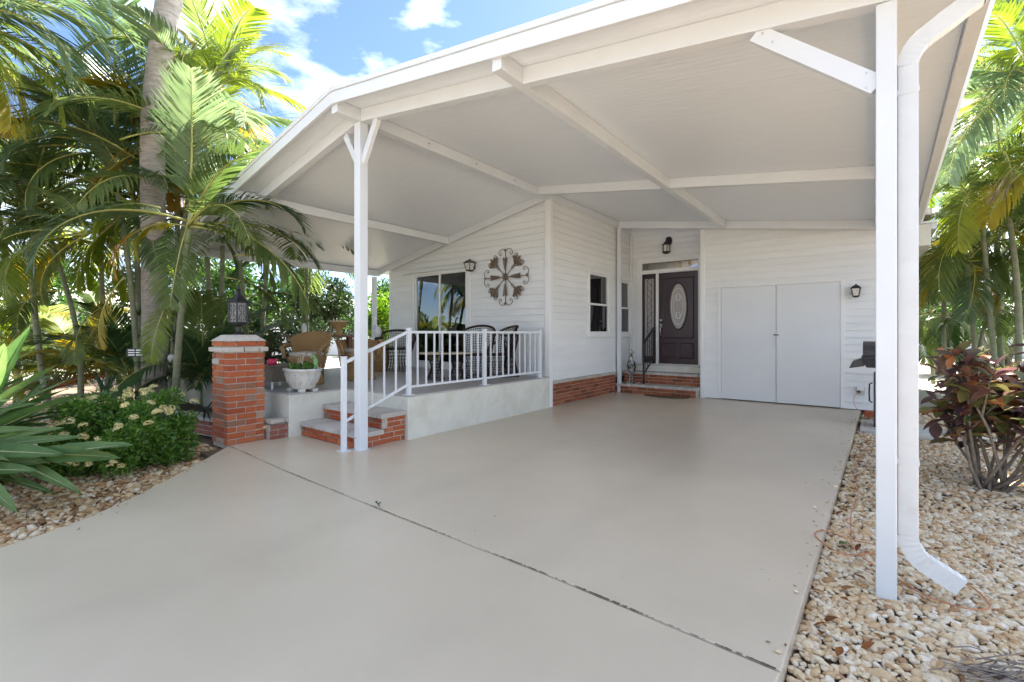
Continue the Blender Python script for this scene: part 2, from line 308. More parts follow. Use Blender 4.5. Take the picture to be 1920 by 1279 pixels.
# ribbed aluminium ceiling: shallow ribs run down the slope (along X)
def ceiling_mat():
    m, nt, out = new_mat('ribbed_ceiling_panel')
    p = N(nt, 'ShaderNodeBsdfPrincipled', Roughness=0.34); p.inputs['Specular IOR Level'].default_value = 0.5
    t = N(nt, 'ShaderNodeTexCoord'); mp = N(nt, 'ShaderNodeMapping'); mp.inputs['Scale'].default_value = (1.4, 9, 1)
    nt.links.new(t.outputs['Object'], mp.inputs[0])
    n = N(nt, 'ShaderNodeTexNoise', Scale=3.2, Detail=5.0, Roughness=0.6); nt.links.new(mp.outputs[0], n.inputs['Vector'])
    c = ramp(nt, [(0.3, (0.76, 0.80, 0.85)), (0.7, (0.81, 0.85, 0.90))], n.outputs['Fac']); nt.links.new(c, p.inputs['Base Color'])
    w = N(nt, 'ShaderNodeTexWave', Scale=5.0, Distortion=0.6, Detail=2.0); w.bands_direction = 'Y'; nt.links.new(t.outputs['Object'], w.inputs['Vector'])
    b = N(nt, 'ShaderNodeBump', Strength=0.3, Distance=0.012); nt.links.new(n.outputs['Fac'], b.inputs['Height'])
    b2 = N(nt, 'ShaderNodeBump', Strength=0.09, Distance=0.008); nt.links.new(w.outputs['Fac'], b2.inputs['Height']); nt.links.new(b.outputs[0], b2.inputs['Normal'])
    nt.links.new(b2.outputs[0], p.inputs['Normal'])
    nt.links.new(p.outputs[0], out.inputs[0]); return m
M['ceiling'] = ceiling_mat()

def ground_mat():
    m, nt, out = new_mat('ground_cover')
    p = N(nt, 'ShaderNodeBsdfPrincipled', Roughness=0.95)
    t = N(nt, 'ShaderNodeTexCoord'); n = N(nt, 'ShaderNodeTexNoise', Scale=0.12, Detail=8.0); n2 = N(nt, 'ShaderNodeTexNoise', Scale=14.0, Detail=6.0)
    for x in (n, n2): nt.links.new(t.outputs['Object'], x.inputs['Vector'])
    c = ramp(nt, [(0.36, (0.14, 0.16, 0.075)), (0.47, (0.30, 0.27, 0.20)), (0.62, (0.46, 0.42, 0.35))], n.outputs['Fac'])
    c = mixc(nt, 1.0, c, ramp(nt, [(0.3, (0.6, 0.6, 0.6)), (0.7, (1, 1, 1))], n2.outputs['Fac']), 'MULTIPLY')
    nt.links.new(c, p.inputs['Base Color']); nt.links.new(p.outputs[0], out.inputs[0]); return m
M['ground'] = ground_mat()

# ------------------------------------------------------------------ helpers
WL = {}
class MB:
    def __init__(s): s.v = []; s.f = []; s.mi = []
    def add(s, vs, fs, mi=0):
        b = len(s.v); s.v += [tuple(map(float, p)) for p in vs]
        s.f += [tuple(b + i for i in q) for q in fs]; s.mi += [mi] * len(fs); return s
    def hexa(s, p, mi=0):   # p: 4 bottom ccw, 4 top ccw
        return s.add(p, [(3, 2, 1, 0), (4, 5, 6, 7), (0, 1, 5, 4), (1, 2, 6, 5), (2, 3, 7, 6), (3, 0, 4, 7)], mi)
    def box(s, x0, x1, y0, y1, z0, z1, mi=0):
        return s.hexa([(x0, y0, z0), (x1, y0, z0), (x1, y1, z0), (x0, y1, z0), (x0, y0, z1), (x1, y0, z1), (x1, y1, z1), (x0, y1, z1)], mi)
    def bar(s, a, b, w, h, mi=0, up=(0, 0, 1)):
        a, b, u = Vector(a), Vector(b), Vector(up); d = (b - a).normalized()
        if abs(d.dot(u)) > 0.99: u = Vector((0, 1, 0))
        x = d.cross(u).normalized() * (w / 2); y = x.cross(d).normalized() * (h / 2)
        return s.hexa([a - x - y, a + x - y, b + x - y, b - x - y, a - x + y, a + x + y, b + x + y, b - x + y], mi)
    def tube(s, pts, r, n=8, mi=0, caps=True):
        pts = [Vector(p) for p in pts]; k = len(pts)
        rs = r if isinstance(r, (list, tuple)) else [r] * k
        vs = []; ref = None
        for i, p in enumerate(pts):
            d = (pts[min(i + 1, k - 1)] - pts[max(i - 1, 0)])
            d = d.normalized() if d.length > 1e-9 else Vector((0, 0, 1))
            if ref is None:
                ref = d.cross(Vector((0, 0, 1)));
                if ref.length < 0.05: ref = d.cross(Vector((1, 0, 0)))
            x = (ref - d * ref.dot(d)); x = x.normalized() if x.length > 1e-6 else d.orthogonal().normalized()
            ref = x; y = d.cross(x)
            for j in range(n):
                t = 2 * math.pi * j / n; vs.append(p + (x * math.cos(t) + y * math.sin(t)) * rs[i])
        fs = [(i * n + j, i * n + (j + 1) % n, (i + 1) * n + (j + 1) % n, (i + 1) * n + j) for i in range(k - 1) for j in range(n)]
        if caps: fs += [tuple(range(n - 1, -1, -1)), tuple((k - 1) * n + j for j in range(n))]
        return s.add(vs, fs, mi)
    def lathe(s, prof, n=20, c=(0, 0, 0), mi=0, sy=1.0, a0=0.0):
        k = len(prof); vs = [(c[0] + r * math.cos(a0 + 2 * math.pi * j / n), c[1] + sy * r * math.sin(a0 + 2 * math.pi * j / n), c[2] + z) for r, z in prof for j in range(n)]
        fs = [(i * n + j, i * n + (j + 1) % n, (i + 1) * n + (j + 1) % n, (i + 1) * n + j) for i in range(k - 1) for j in range(n)]
        fs += [tuple(range(n - 1, -1, -1)), tuple((k - 1) * n + j for j in range(n))]
        return s.add(vs, fs, mi)
    def prism(s, poly, z0, z1, mi=0):
        n = len(poly); vs = [(x, y, z0) for x, y in poly] + [(x, y, z1) for x, y in poly]
        return s.add(vs, [tuple(range(n - 1, -1, -1)), tuple(range(n, 2 * n))] + [(i, (i + 1) % n, n + (i + 1) % n, n + i) for i in range(n)], mi)
    def ball(s, c, r, n=12, m=7, mi=0):
        r = (r, r, r) if isinstance(r, (int, float)) else r
        pr = [(math.sin(math.pi * i / m), -math.cos(math.pi * i / m)) for i in range(m + 1)]
        pr[0] = (0.01, -1); pr[-1] = (0.01, 1)
        k = len(pr); vs = [(c[0] + r[0] * q * math.cos(2 * math.pi * j / n), c[1] + r[1] * q * math.sin(2 * math.pi * j / n), c[2] + r[2] * z) for q, z in pr for j in range(n)]
        fs = [(i * n + j, i * n + (j + 1) % n, (i + 1) * n + (j + 1) % n, (i + 1) * n + j) for i in range(k - 1) for j in range(n)]
        fs += [tuple(range(n - 1, -1, -1)), tuple((k - 1) * n + j for j in range(n))]
        return s.add(vs, fs, mi)
    def mesh(s, name, off=(0, 0, 0), smooth=False):
        me = bpy.data.meshes.new(name)
        me.from_pydata([(x - off[0], y - off[1], z - off[2]) for x, y, z in s.v], [], s.f)
        if any(s.mi): me.polygons.foreach_set('material_index', s.mi)
        if smooth: me.polygons.foreach_set('use_smooth', [True] * len(s.f))
        me.update(); return me
    def build(s, name, m, parent=None, smooth=False, bevel=0.0, seg=2, **props):
        off = WL[parent.name] if parent is not None else (0, 0, 0)
        me = s.mesh(name, off, smooth)
        for x in (m if isinstance(m, list) else [m]): me.materials.append(M[x])
        o = bpy.data.objects.new(name, me); col.objects.link(o)
        if parent is not None: o.parent = parent
        WL[o.name] = off
        if bevel:
            b = o.modifiers.new('bevel', 'BEVEL'); b.width = bevel; b.segments = seg; b.limit_method = 'ANGLE'
        for k, v in props.items(): o[k] = v
        return o

def thing(name, label, cat, loc=(0, 0, 0), group=None):
    o = bpy.data.objects.new(name, None); col.objects.link(o); o.location = loc
    o.empty_display_size = 0.1
    o['label'] = label; o['category'] = cat
    if group: o['group'] = group
    WL[o.name] = tuple(loc); return o
def tag(o, label, cat, group=None):
    o['label'] = label; o['category'] = cat
    if group: o['group'] = group
    return o
def struct(o): o['kind'] = 'structure'; return o
def piece(me, name, parent, loc, rot=(0, 0, 0), scale=(1, 1, 1), m=None):
    o = bpy.data.objects.new(name, me); col.objects.link(o); o.parent = parent
    w = WL[parent.name]; o.location = (loc[0] - w[0], loc[1] - w[1], loc[2] - w[2])
    o.rotation_euler = rot; o.scale = scale
    if m: o.material_slots[0].link = 'OBJECT'; o.material_slots[0].material = M[m]
    WL[o.name] = w
    return o
def copy_tree(o, parent=None):
    c = o.copy(); col.objects.link(c); c.parent = parent
    for ch in list(o.children): copy_tree(ch, c)
    return c

# unit brick meshes (1x1x1, slightly knocked about), shared by every brick
def brick_mesh(seed):
    r = random.Random(seed); bm = bmesh.new(); bmesh.ops.create_cube(bm, size=1)
    bmesh.ops.scale(bm, vec=(0.2, 0.1, 0.06), verts=bm.verts)
    bmesh.ops.bevel(bm, geom=list(bm.edges), offset=0.004, segments=1, affect='EDGES')
    for v in bm.verts: v.co += Vector((r.uniform(-1, 1), r.uniform(-1, 1), r.uniform(-1, 1))) * 0.0016
    bmesh.ops.scale(bm, vec=(5, 10, 1 / 0.06), verts=bm.verts)
    me = bpy.data.meshes.new('brick'); bm.to_mesh(me); bm.free(); me.materials.append(M['brick']); return me
BR = [brick_mesh(i) for i in range(5)]
def brick(parent, c, size, rotz=0, m='brick', name='brick', jit=0.002):
    j = lambda: random.uniform(-jit, jit)
    return piece(random.choice(BR), name, parent, (c[0] + j(), c[1] + j(), c[2]), (j() * 2, j() * 2, rotz + j() * 3), size, m)
def course(parent, p0, p1, z, L, H, D, off, m='brick', gap=0.011, name='brick', jit=0.0025):
    """one row of bricks from p0 to p1 (centre line), off = length of the first brick's cut"""
    p0, p1 = Vector((*p0, 0)), Vector((*p1, 0)); d = p1 - p0; T = d.length; d.normalize(); a = math.atan2(d.y, d.x)
    s = -off
    while s < T - 0.02:
        a0, a1 = max(0, s), min(T, s + L)
        if a1 - a0 > 0.035:
            c = p0 + d * ((a0 + a1) / 2); brick(parent, (c.x, c.y, z + H / 2), (a1 - a0 - gap, D, H - gap), a, m, name, jit)
        s += L
# ================================================================== GROUND
def sheet(name, poly, z, m, th=0.0):
    b = MB()
    if th: b.prism(poly, z - th, z)
    else: b.add([(x, y, z) for x, y in poly], [tuple(range(len(poly)))])
    return struct(b.build(name, m))
sheet('ground', [(-400, -400), (400, -400), (400, 400), (-400, 400)], -0.10, 'ground')
sheet('road', [(-400, -13), (400, -13), (400, -7), (-400, -7)], -0.092, 'asphalt')
sheet('gravel_bed', [(-0.45, -6.5), (7.5, -6.5), (7.5, 11.5), (-0.15, 11.5), (-0.17, 9.9)], -0.088, 'soil')
sheet('planting_bed', [(-18, -6.5), (-3.95, -6.5), (-3.95, 0.2), (-5.5, 2.0), (-6.2, 2.55), (-5.9, 3.2), (-6.2, 7.5), (-18, 7.5)], -0.084, 'soil')
# carport slab and apron, an open joint between them
bv = MB(); bv.prism([(-0.282, 2.072), (-0.17, 9.93), (-5.9, 9.93), (-5.93, 2.312), (-4.4, 2.214), (-2.7, 2.155), (-1.4, 2.128)], -0.16, 0.0)
struct(bv.build('carport_slab', 'concrete', bevel=0.006))
jt = MB(); jt.box(-5.9, -0.3, 2.0, 2.33, -0.15, -0.012); struct(jt.build('slab_joint', 'soil'))
DRIVE_L = [(-5.93, 2.304), (-5.45, 1.87), (-5.02, 1.46), (-4.68, 1.12), (-4.42, 0.8), (-4.27, 0.52), (-4.17, 0.2), (-4.12, -0.3), (-4.1, -6.9)]
Rr = [(-0.62, -6.9), (-0.40, 0.6), (-0.283, 2.064), (-1.4, 2.1205), (-2.7, 2.1478), (-4.4, 2.2068)]
bv = MB(); bv.prism(DRIVE_L + Rr, -0.16, -0.002); struct(bv.build('driveway', 'concrete', bevel=0.006))
# irregular dirt and moss in the joint
JP = [(x, float(np.interp(x, [-5.93, -4.4, -2.7, -1.4, -0.28], [2.308, 2.2104, 2.1514, 2.1242, 2.068]))) for x in np.linspace(-5.9, -0.3, 420)]
jm = MB()
for (x0, y0), (x1, y1) in zip(JP, JP[1:]):
    f = .5 + .5 * math.sin(x0 * 7.3) * math.sin(x0 * 2.9 + 1); 
    if random.random() < .35 + .6 * f:
        k0 = (0.0012 + 0.004 * f) * (1 + 0.8 * max(0, (x0 + 3) / 2.7)); w0, w1 = k0 * random.uniform(.5, 1.2), k0 * random.uniform(.5, 1.2)
        jm.add([(x0, y0 - w0, 0.0025), (x1, y1 - w1, 0.0025), (x1, y1 + w1, 0.0025), (x0, y0 + w0, 0.0025)], [(0, 1, 2, 3)])
o = jm.build('joint_dirt', 'soil'); o['kind'] = 'stuff'; o['label'] = 'dark dirt caught in the joint across the driveway'; o['category'] = 'dirt'

# ================================================================== HOUSE
RX = -4.55
def zc(x): return 3.80 - (0.14 * (x - RX) if x > RX else 0.205 * (RX - x))
ROW = 0.122
house = thing('house', 'off white clapboard house with burgundy front door under the carport roof', 'house', (-4.5, 9.9, 0))
def clip_cols(u0, u1, ops): return sorted({u0, u1, *[o[0] for o in ops if u0 < o[0] < u1], *[o[1] for o in ops if u0 < o[1] < u1]})
def clap_wall(P, u0, u1, z0, top, ops, n_out, th=0.12, ms='sidewall'):
    """P(u, out, z) -> world point. top(u) gives the wall's upper line (trim bottom)."""
    w = MB(); cols = clip_cols(u0, u1, ops)
    for a, b in zip(cols, cols[1:]):
        m = (a + b) / 2; segs = [(z0, None)]
        for o in ops:
            if o[0] < m < o[1]: segs = [(z0, o[2]), (o[3], None)]
        for za, zb in segs:
            ta = top(a) + 0.10 if zb is None else zb; tb = top(b) + 0.10 if zb is None else zb
            if min(ta, tb) - za > 0.01:
                w.hexa([P(a, 0, za), P(b, 0, za), P(b, -th, za), P(a, -th, za), P(a, 0, ta), P(b, 0, tb), P(b, -th, tb), P(a, -th, ta)])
    wall = w.build('wall', ms, house)
    z = z0
    while True:
        r0, r1 = z, z + ROW; z += ROW
        us = np.linspace(u0, u1, 200); ok = [u for u in us if top(u) > r0]
        if not ok: break
        lo, hi = min(ok), max(ok); cl = [c for c in cols if lo < c < hi]; cl = [lo] + cl + [hi]
        pieces = []
        for a, b in zip(cl, cl[1:]):
            m = (a + b) / 2; rs = [(r0, r1)]
            for o in ops:
                if o[0] < m < o[1]:
                    rs = [(s, e) for s, e in ((r0, min(r1, o[2])), (max(r0, o[3]), r1)) if e - s > 0.015]
            for s, e in rs:
                if pieces and abs(pieces[-1][1] - a) < 1e-6 and pieces[-1][2:] == (s, e): pieces[-1] = (pieces[-1][0], b, s, e)
                else: pieces.append((a, b, s, e))
        for a, b, s, e in pieces:
            f = lambda q: 0.028 - 0.024 * (q - r0) / ROW
            j = random.uniform(-0.001, 0.001)
            m = MB().hexa([P(a, f(s) + j, s), P(b, f(s) + j, s), P(b, 0.001, s), P(a, 0.001, s), P(a, f(e) + j, e), P(b, f(e) + j, e), P(b, 0.001, e), P(a, 0.001, e)])
            m.build('siding_board', 'siding', wall)
    return wall
# porch gable wall (faces -Y)
SL = (-8.16, -6.42, 0.555, 2.64)
clap_wall(lambda u, o, z: (u, 6.98 - o, z), -8.97, -4.60, 0.54, lambda u: zc(u) - 0.135, [SL], 1)
# side wall (faces +X)
W1 = (8.40, 9.30, 1.28, 2.56); W2 = (9.80, 10.40, 1.28, 2.52)
clap_wall(lambda u, o, z: (RX + o, u, z), 7.02, 10.48, 0.46, lambda u: 3.67, [W1, W2], 1)
# entry wall
DO = (-4.30, -2.94, 0.585, 2.955)
clap_wall(lambda u, o, z: (u, 10.48 - o, z), RX + 0.02, -2.77, 0.0, lambda u: zc(u) - 0.02, [DO], 1)
# store wall with the white double doors
DD = (-2.40, -0.44, 0.0, 2.20)
clap_wall(lambda u, o, z: (u, 9.90 - o, z), -2.70, 0.35, 0.012, lambda u: zc(u) - 0.135, [DD], 1)
# rest of the house shell
b = MB(); b.box(-2.77, -2.71, 9.91, 10.47, 0, zc(-2.7)); b.box(0.23, 0.345, 10.03, 17, 0, 3.05); b.box(-8.96, -8.85, 7.11, 17, 0, 2.85); b.box(-8.96, 0.345, 17.01, 17.12, 0, 2.85)
b.box(-8.8, -4.7, 7.2, 16.9, 0.30, 0.42); b.box(-4.7, 0.2, 10.65, 16.9, 0.30, 0.42)
b.build('wall', 'siding', house)
b = MB()
xs = [-9.6, RX, 0.74]
for x0, x1 in zip(xs, xs[1:]):
    z0, z1 = zc(x0) + 0.13, zc(x1) + 0.13
    b.hexa([(x0, 9.96, z0), (x1, 9.96, z1), (x1, 17.6, z1), (x0, 17.6, z0), (x0, 9.96, z0 + .1), (x1, 9.96, z1 + .1), (x1, 17.6, z1 + .1), (x0, 17.6, z0 + .1)])
b.build('roof', 'capstone', house)
b = MB(); b.box(0.36, 0.72, 9.905, 17.5, 2.70, 3.04); b.build('eave_soffit', 'stucco', house)
b = MB(); b.box(0.33, 0.79, 9.86, 9.902, 3.045, 3.075); b.box(0.722, 0.79, 9.9, 17.5, 2.95, 3.07); b.build('gutter', 'gutter', house)
# corner trims
for (x0, x1, y0, y1, z0, z1) in ((-4.605, -4.498, 6.918, 7.02, 0.0, 3.66), (-2.785, -2.695, 9.862, 9.905, 0.0, zc(-2.7) - .14), (-4.55 + .026, -4.49, 10.40, 10.455, .46, 3.6)):
    MB().box(x0, x1, y0, y1, z0, z1).build('corner_trim', 'trim', house, bevel=0.004)
MB().box(-8.995, -8.94, 6.945, 7.0, .54, zc(-8.97) - .13).build('corner_trim', 'trim', house, bevel=0.004)

# windows in the side wall
def window(y0, y1, z0, z1):
    f = MB(); X = RX
    for a, b_, c, d in ((y0 - .035, y0 + .02, z0 - .03, z1 + .035), (y1 - .02, y1 + .035, z0 - .03, z1 + .035)): f.box(X - .05, X + .045, a, b_, c, d)
    for c, d in ((z0 - .03, z0 + .02), (z1 - .02, z1 + .035)): f.box(X - .05, X + .043, y0 + .02, y1 - .02, c, d)
    zm = (z0 + z1) / 2 - .02
    w = f.build('window', 'trim', house, bevel=0.003)
    s = MB()
    for c, d, ox in ((z0 + .02, zm + .02, .03), (zm - .02, z1 - .02, .012)):
        for a, b_ in ((y0 + .02, y0 + .05), (y1 - .05, y1 - .02)): s.box(X - .03 + ox, X + ox, a, b_, c, d)
        for e, g in ((c, c + .04), (d - .04, d)): s.box(X - .03 + ox, X + ox - .001, y0 + .05, y1 - .05, e, g)
    s.build('sash', 'trim', w, bevel=0.002)
    for c, d, ox in ((z0 + .06, zm - .02, .02), (zm + .02, z1 - .06, .0)):
        MB().box(X - .022 + ox, X - .018 + ox, y0 + .05, y1 - .05, c, d).build('pane', 'glass2', w)
    MB().box(X + .046, X + .075, y0 - .05, y1 + .05, z0 - .055, z0 - .02).build('sill', 'trim', w, bevel=0.003)
    cu = MB(); n = 24; pts = [(X - .09 + .012 * math.sin(i * 1.9), y0 + (y1 - y0) * i / n) for i in range(n + 1)]
    for (xa, ya), (xb, yb) in zip(pts, pts[1:]):
        if not (0.42 < (ya - y0) / (y1 - y0) < 0.58): cu.add([(xa, ya, z0), (xb, yb, z0), (xb, yb, z1), (xa, ya, z1)], [(0, 1, 2, 3)])
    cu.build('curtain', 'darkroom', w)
window(*W1); window(*W2)

# sliding glass door
x0, x1, z0, z1 = SL
f = MB(); Y = 6.98
f.box(x0, x0 + .06, Y - .05, Y + .06, z0, z1); f.box(x1 - .06, x1, Y - .05, Y + .06, z0, z1)
f.box(x0 + .06, x1 - .06, Y - .048, Y + .06, z1 - .05, z1); f.box(x0 + .06, x1 - .06, Y - .048, Y + .06, z0, z0 + .07)
sd = f.build('sliding_door', 'trim', house, bevel=0.003)
xm = -7.28
for a, b_, yo in ((x0 + .06, xm + .05, .0), (xm - .02, x1 - .06, -.04)):
    s = MB(); yo = Y + yo
    s.box(a, a + .05, yo - .015, yo + .015, z0 + .07, z1 - .05); s.box(b_ - .05, b_, yo - .015, yo + .015, z0 + .07, z1 - .05)
    s.box(a + .05, b_ - .05, yo - .014, yo + .014, z0 + .07, z0 + .15); s.box(a + .05, b_ - .05, yo - .014, yo + .014, z1 - .09, z1 - .05)
    s.build('door_sash', 'trim', sd, bevel=0.002)
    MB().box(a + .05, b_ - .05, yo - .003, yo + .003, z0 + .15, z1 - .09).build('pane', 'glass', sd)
MB().box(xm + .0, xm + .02, Y - .085, Y - .056, 1.45, 1.65).build('handle', 'steel', sd)
cu = MB(); n = 40; pts = [(x0 + .05 + .62 * i / n, Y + .06 + .018 * math.sin(i * 1.35)) for i in range(n + 1)]
for (xa, ya), (xb, yb) in zip(pts, pts[1:]): cu.add([(xa, ya, z0), (xb, yb, z0), (xb, yb, z1), (xa, ya, z1)], [(0, 1, 2, 3)])
cu.build('curtain', 'curtain', sd, smooth=True)
s = MB(); s.box(-8.42, -6.38, Y - .12, Y - .03, 2.625, 2.70); s.build('awning_track', 'white', house, bevel=0.006)
# room behind the glass
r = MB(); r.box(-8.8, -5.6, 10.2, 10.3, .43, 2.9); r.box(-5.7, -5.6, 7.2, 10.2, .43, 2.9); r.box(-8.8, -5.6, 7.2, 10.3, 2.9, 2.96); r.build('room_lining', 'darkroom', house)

# front entrance: frame, side light, transom and door
Y = 10.48
f = MB()
for a, b_, c, d in ((-4.30, -4.245, .585, 2.955), (-2.985, -2.94, .585, 2.955), (-3.915, -3.852, .62, 2.66)): f.box(a, b_, Y - .06, Y + .06, c, d)
f.box(-4.245, -2.985, Y - .058, Y + .06, 2.66, 2.745); f.box(-4.245, -2.985, Y - .058, Y + .06, 2.905, 2.955); f.box(-4.245, -2.985, Y - .058, Y + .06, .585, .62)
ent = f.build('entry_frame', 'trim', house, bevel=0.004)
c = MB(); c.box(-4.37, -4.302, Y - .05, Y - .026, .59, 3.02); c.box(-2.938, -2.87, Y - .05, Y - .026, .59, 3.02); c.box(-4.302, -2.938, Y - .05, Y - .026, 2.957, 3.02); c.build('casing', 'trim', ent, bevel=0.004)
MB().box(-4.245, -2.985, Y - .004, Y + .004, 2.745, 2.905).build('transom_pane', 'glass2', ent)
num = MB()
def digit(b, segs, ox):
    P = {'a': ((0, .10), (.05, .10)), 'b': ((.05, .10), (.05, .05)), 'c': ((.05, .05), (.05, 0)), 'd': ((.05, 0), (0, 0)), 'e': ((0, 0), (0, .05)), 'f': ((0, .05), (0, .10)), 'g': ((0, .05), (.05, .05))}
    for k in segs:
        (xa, za), (xb, zb) = P[k]; b.tube([(ox + xa, Y - .012, 2.775 + za), (ox + xb, Y - .012, 2.775 + zb)], .0075, 6)
digit(num, 'abgcd', -3.41); digit(num, 'abcdfg', -3.20)
M['brass'] = mat('bright_brass', (0.72, 0.5, 0.2), 0.25, 0.05, metal=1.0)
num.build('house_number', 'brass', ent)
sl = MB(); sl.box(-4.245, -4.19, Y - .03, Y + .03, .62, 2.66); sl.box(-3.97, -3.915, Y - .03, Y + .03, .62, 2.66); sl.box(-4.19, -3.97, Y - .028, Y + .03, .62, .78); sl.box(-4.19, -3.97, Y - .028, Y + .03, 2.55, 2.66)
sl = sl.build('side_light', 'door', ent)
MB().box(-4.19, -3.97, Y - .004, Y + .004, .78, 2.55).build('leaded_pane', 'ovalglass', sl)
t = MB()
for k in range(9):
    zz = .86 + k * .19; t.tube([(-4.08 + .05 * math.sin(q * 1.2 + k), Y - .012, zz + q * .045) for q in range(5)], .005, 5)
t.tube([(-4.13, Y - .012, .8), (-4.13, Y - .012, 2.53)], .004, 5); t.tube([(-4.03, Y - .012, .8), (-4.03, Y - .012, 2.53)], .004, 5)
t.build('leading', 'black', sl)
d = MB(); xa, xb = -3.85, -2.987; d.box(xa, xb, Y - .03, Y + .02, .625, 2.655)
door = d.build('front_door', 'door', house, bevel=0.003)
pn = MB()
def panel(a, b_, c, e):
    for (p0, p1) in (((a, c), (b_, c)), ((b_, c), (b_, e)), ((b_, e), (a, e)), ((a, e), (a, c))): pn.tube([(p0[0], Y - .032, p0[1]), (p1[0], Y - .032, p1[1])], .013, 6)
    pn.box(a + .05, b_ - .05, Y - .042, Y - .031, c + .05, e - .05)
panel(-3.74, -3.46, .76, 1.08); panel(-3.37, -3.09, .76, 1.08)
for (p0, p1) in (((-3.74, 1.2), (-3.09, 1.2)), ((-3.09, 1.2), (-3.09, 2.53)), ((-3.09, 2.53), (-3.74, 2.53)), ((-3.74, 2.53), (-3.74, 1.2))): pn.tube([(p0[0], Y - .032, p0[1]), (p1[0], Y - .032, p1[1])], .012, 6)
pn.build('door_panel', 'door', door)
ov = MB(); n = 40; ex, ez, rx_, rz_ = -3.415, 1.90, .185, .50
ov.add([(ex + rx_ * math.cos(2 * math.pi * i / n), Y - .036, ez + rz_ * math.sin(2 * math.pi * i / n)) for i in range(n)], [tuple(range(n))]); ovg = ov.build('oval_glass', 'ovalglass', door)
rim = MB(); rim.tube([(ex + rx_ * 1.04 * math.cos(2 * math.pi * i / n), Y - .036, ez + rz_ * 1.02 * math.sin(2 * math.pi * i / n)) for i in range(n + 1)], .016, 6, caps=False)
rim.build('oval_rim', 'door', door, smooth=True)
ld = MB()
for s in (.55, .8):
    ld.tube([(ex + rx_ * s * math.cos(2 * math.pi * i / 30), Y - .040, ez + rz_ * s * math.sin(2 * math.pi * i / 30)) for i in range(31)], .004, 5, caps=False)
for q in (-1, 1):
    for w_ in (-1, 1): ld.tube([(ex + q * .03, Y - .041, ez + w_ * .12), (ex + q * .045, Y - .041, ez + w_ * .2), (ex + q * .03, Y - .041, ez + w_ * .28)], .008, 6)
ld.build('leading', 'plainwhite', door)
hd = MB(); hd.lathe([(.0, 0), (.035, 0), (.035, .02), (.0, .025)], 14, (0, 0, 0)); hd.v = [(-3.80 + x, Y - .035 - z, 1.60 + y) for x, y, z in hd.v]
hd.tube([(-3.80, Y - .03, 1.47), (-3.80, Y - .085, 1.45), (-3.80, Y - .09, 1.36), (-3.80, Y - .03, 1.24)], .014, 8); hd.box(-3.83, -3.77, Y - .045, Y - .031, 1.43, 1.53); hd.ball((-3.80, Y - .06, 1.50), .03)
hd.build('door_handle', 'steel', door, smooth=True)
MB().box(-4.25, -2.95, Y - .14, Y - .061, .575, .612).build('threshold', 'paver', house, bevel=0.004)

# white double doors
dj = MB(); x0, x1, _, z1 = DD; Y = 9.90
dj.box(x0 - .04, x0 + .012, Y - .036, Y + .02, .012, z1 + .03); dj.box(x1 - .012, x1 + .05, Y - .036, Y + .02, .012, z1 + .03); dj.box(x0 + .012, x1 - .012, Y - .036, Y + .02, z1 - .002, z1 + .03)
dj = dj.build('store_door', 'trim', house, bevel=0.003)
xm = (x0 + x1) / 2 - .01
for a, b_ in ((x0 + .016, xm - .004), (xm + .004, x1 - .016)):
    MB().box(a, b_, Y - .04, Y, .02, z1 - .006).build('door_leaf', 'doorwhite', dj, bevel=0.004)
MB().box(xm - .045, xm + .045, Y - .052, Y - .041, 1.262, 1.284).build('hasp', 'grill', dj)
h = MB(); h.tube([(xm - .02, Y - .06, 1.24), (xm - .02, Y - .085, 1.2), (xm - .02, Y - .085, 1.08), (xm - .02, Y - .06, 1.04)], .008, 6); h.build('latch', 'trim', dj)

# brick skirt of the side wall
sk = MB(); sk.box(RX - .02, RX + .03, 7.03, 9.58, 0, .455); sk = sk.build('brick_skirt', 'mortar', house)
for k in range(6): course(sk, (RX + .012, 7.03), (RX + .012, 9.58), .005 + k * .0655, .205, .0655, .07, (k % 2) * .1, 'oldbrick')
course(sk, (RX + .02, 7.03), (RX + .02, 9.58), .40, .205, .062, .085, 0.05, 'palebrick', name='cap_brick')

# ================================================================== CARPORT
cp = thing('carport', 'white carport roof with open gable, beams, posts and downspout', 'carport', (-4.55, 3.13, 0))
EX = lambda y: 0.40 + (y - 2.8) * 0.0165          # right eave line
YF, YB = 2.80, 9.94
b = MB(); xl = -9.62
b.hexa([(RX, YF, zc(RX)), (EX(YF), YF, zc(EX(YF))), (EX(YB), YB, zc(EX(YB))), (RX, YB, zc(RX)), (RX, YF, zc(RX) + .09), (EX(YF), YF, zc(EX(YF)) + .09), (EX(YB), YB, zc(EX(YB)) + .09), (RX, YB, zc(RX) + .09)])
b.build('ceiling_panel', 'ceiling', cp)
b = MB(); b.hexa([(xl, YF, zc(xl)), (RX, YF, zc(RX)), (RX, YB, zc(RX)), (xl, YB, zc(xl)), (xl, YF, zc(xl) + .09), (RX, YF, zc(RX) + .09), (RX, YB, zc(RX) + .09), (xl, YB, zc(xl) + .09)])
b.build('ceiling_panel', 'ceiling', cp)
def slope_bar(name, xa, xb, y0, y1, lo, hi, m='white', bev=.004):
    b = MB().hexa([(xa, y0, zc(xa) + lo), (xb, y0, zc(xb) + lo), (xb, y1, zc(xb) + lo), (xa, y1, zc(xa) + lo), (xa, y0, zc(xa) + hi), (xb, y0, zc(xb) + hi), (xb, y1, zc(xb) + hi), (xa, y1, zc(xa) + hi)])
    return b.build(name, m, cp, bevel=bev)
for xa, xb in ((RX + .0005, EX(YF) + .0), (xl, RX - .0005)):
    slope_bar('fascia', xa, xb, 2.762, 2.797, -.065, .06)
    slope_bar('drip_edge', xa, xb, 2.748, 2.81, .062, .112, 'gutter')
BD = .14
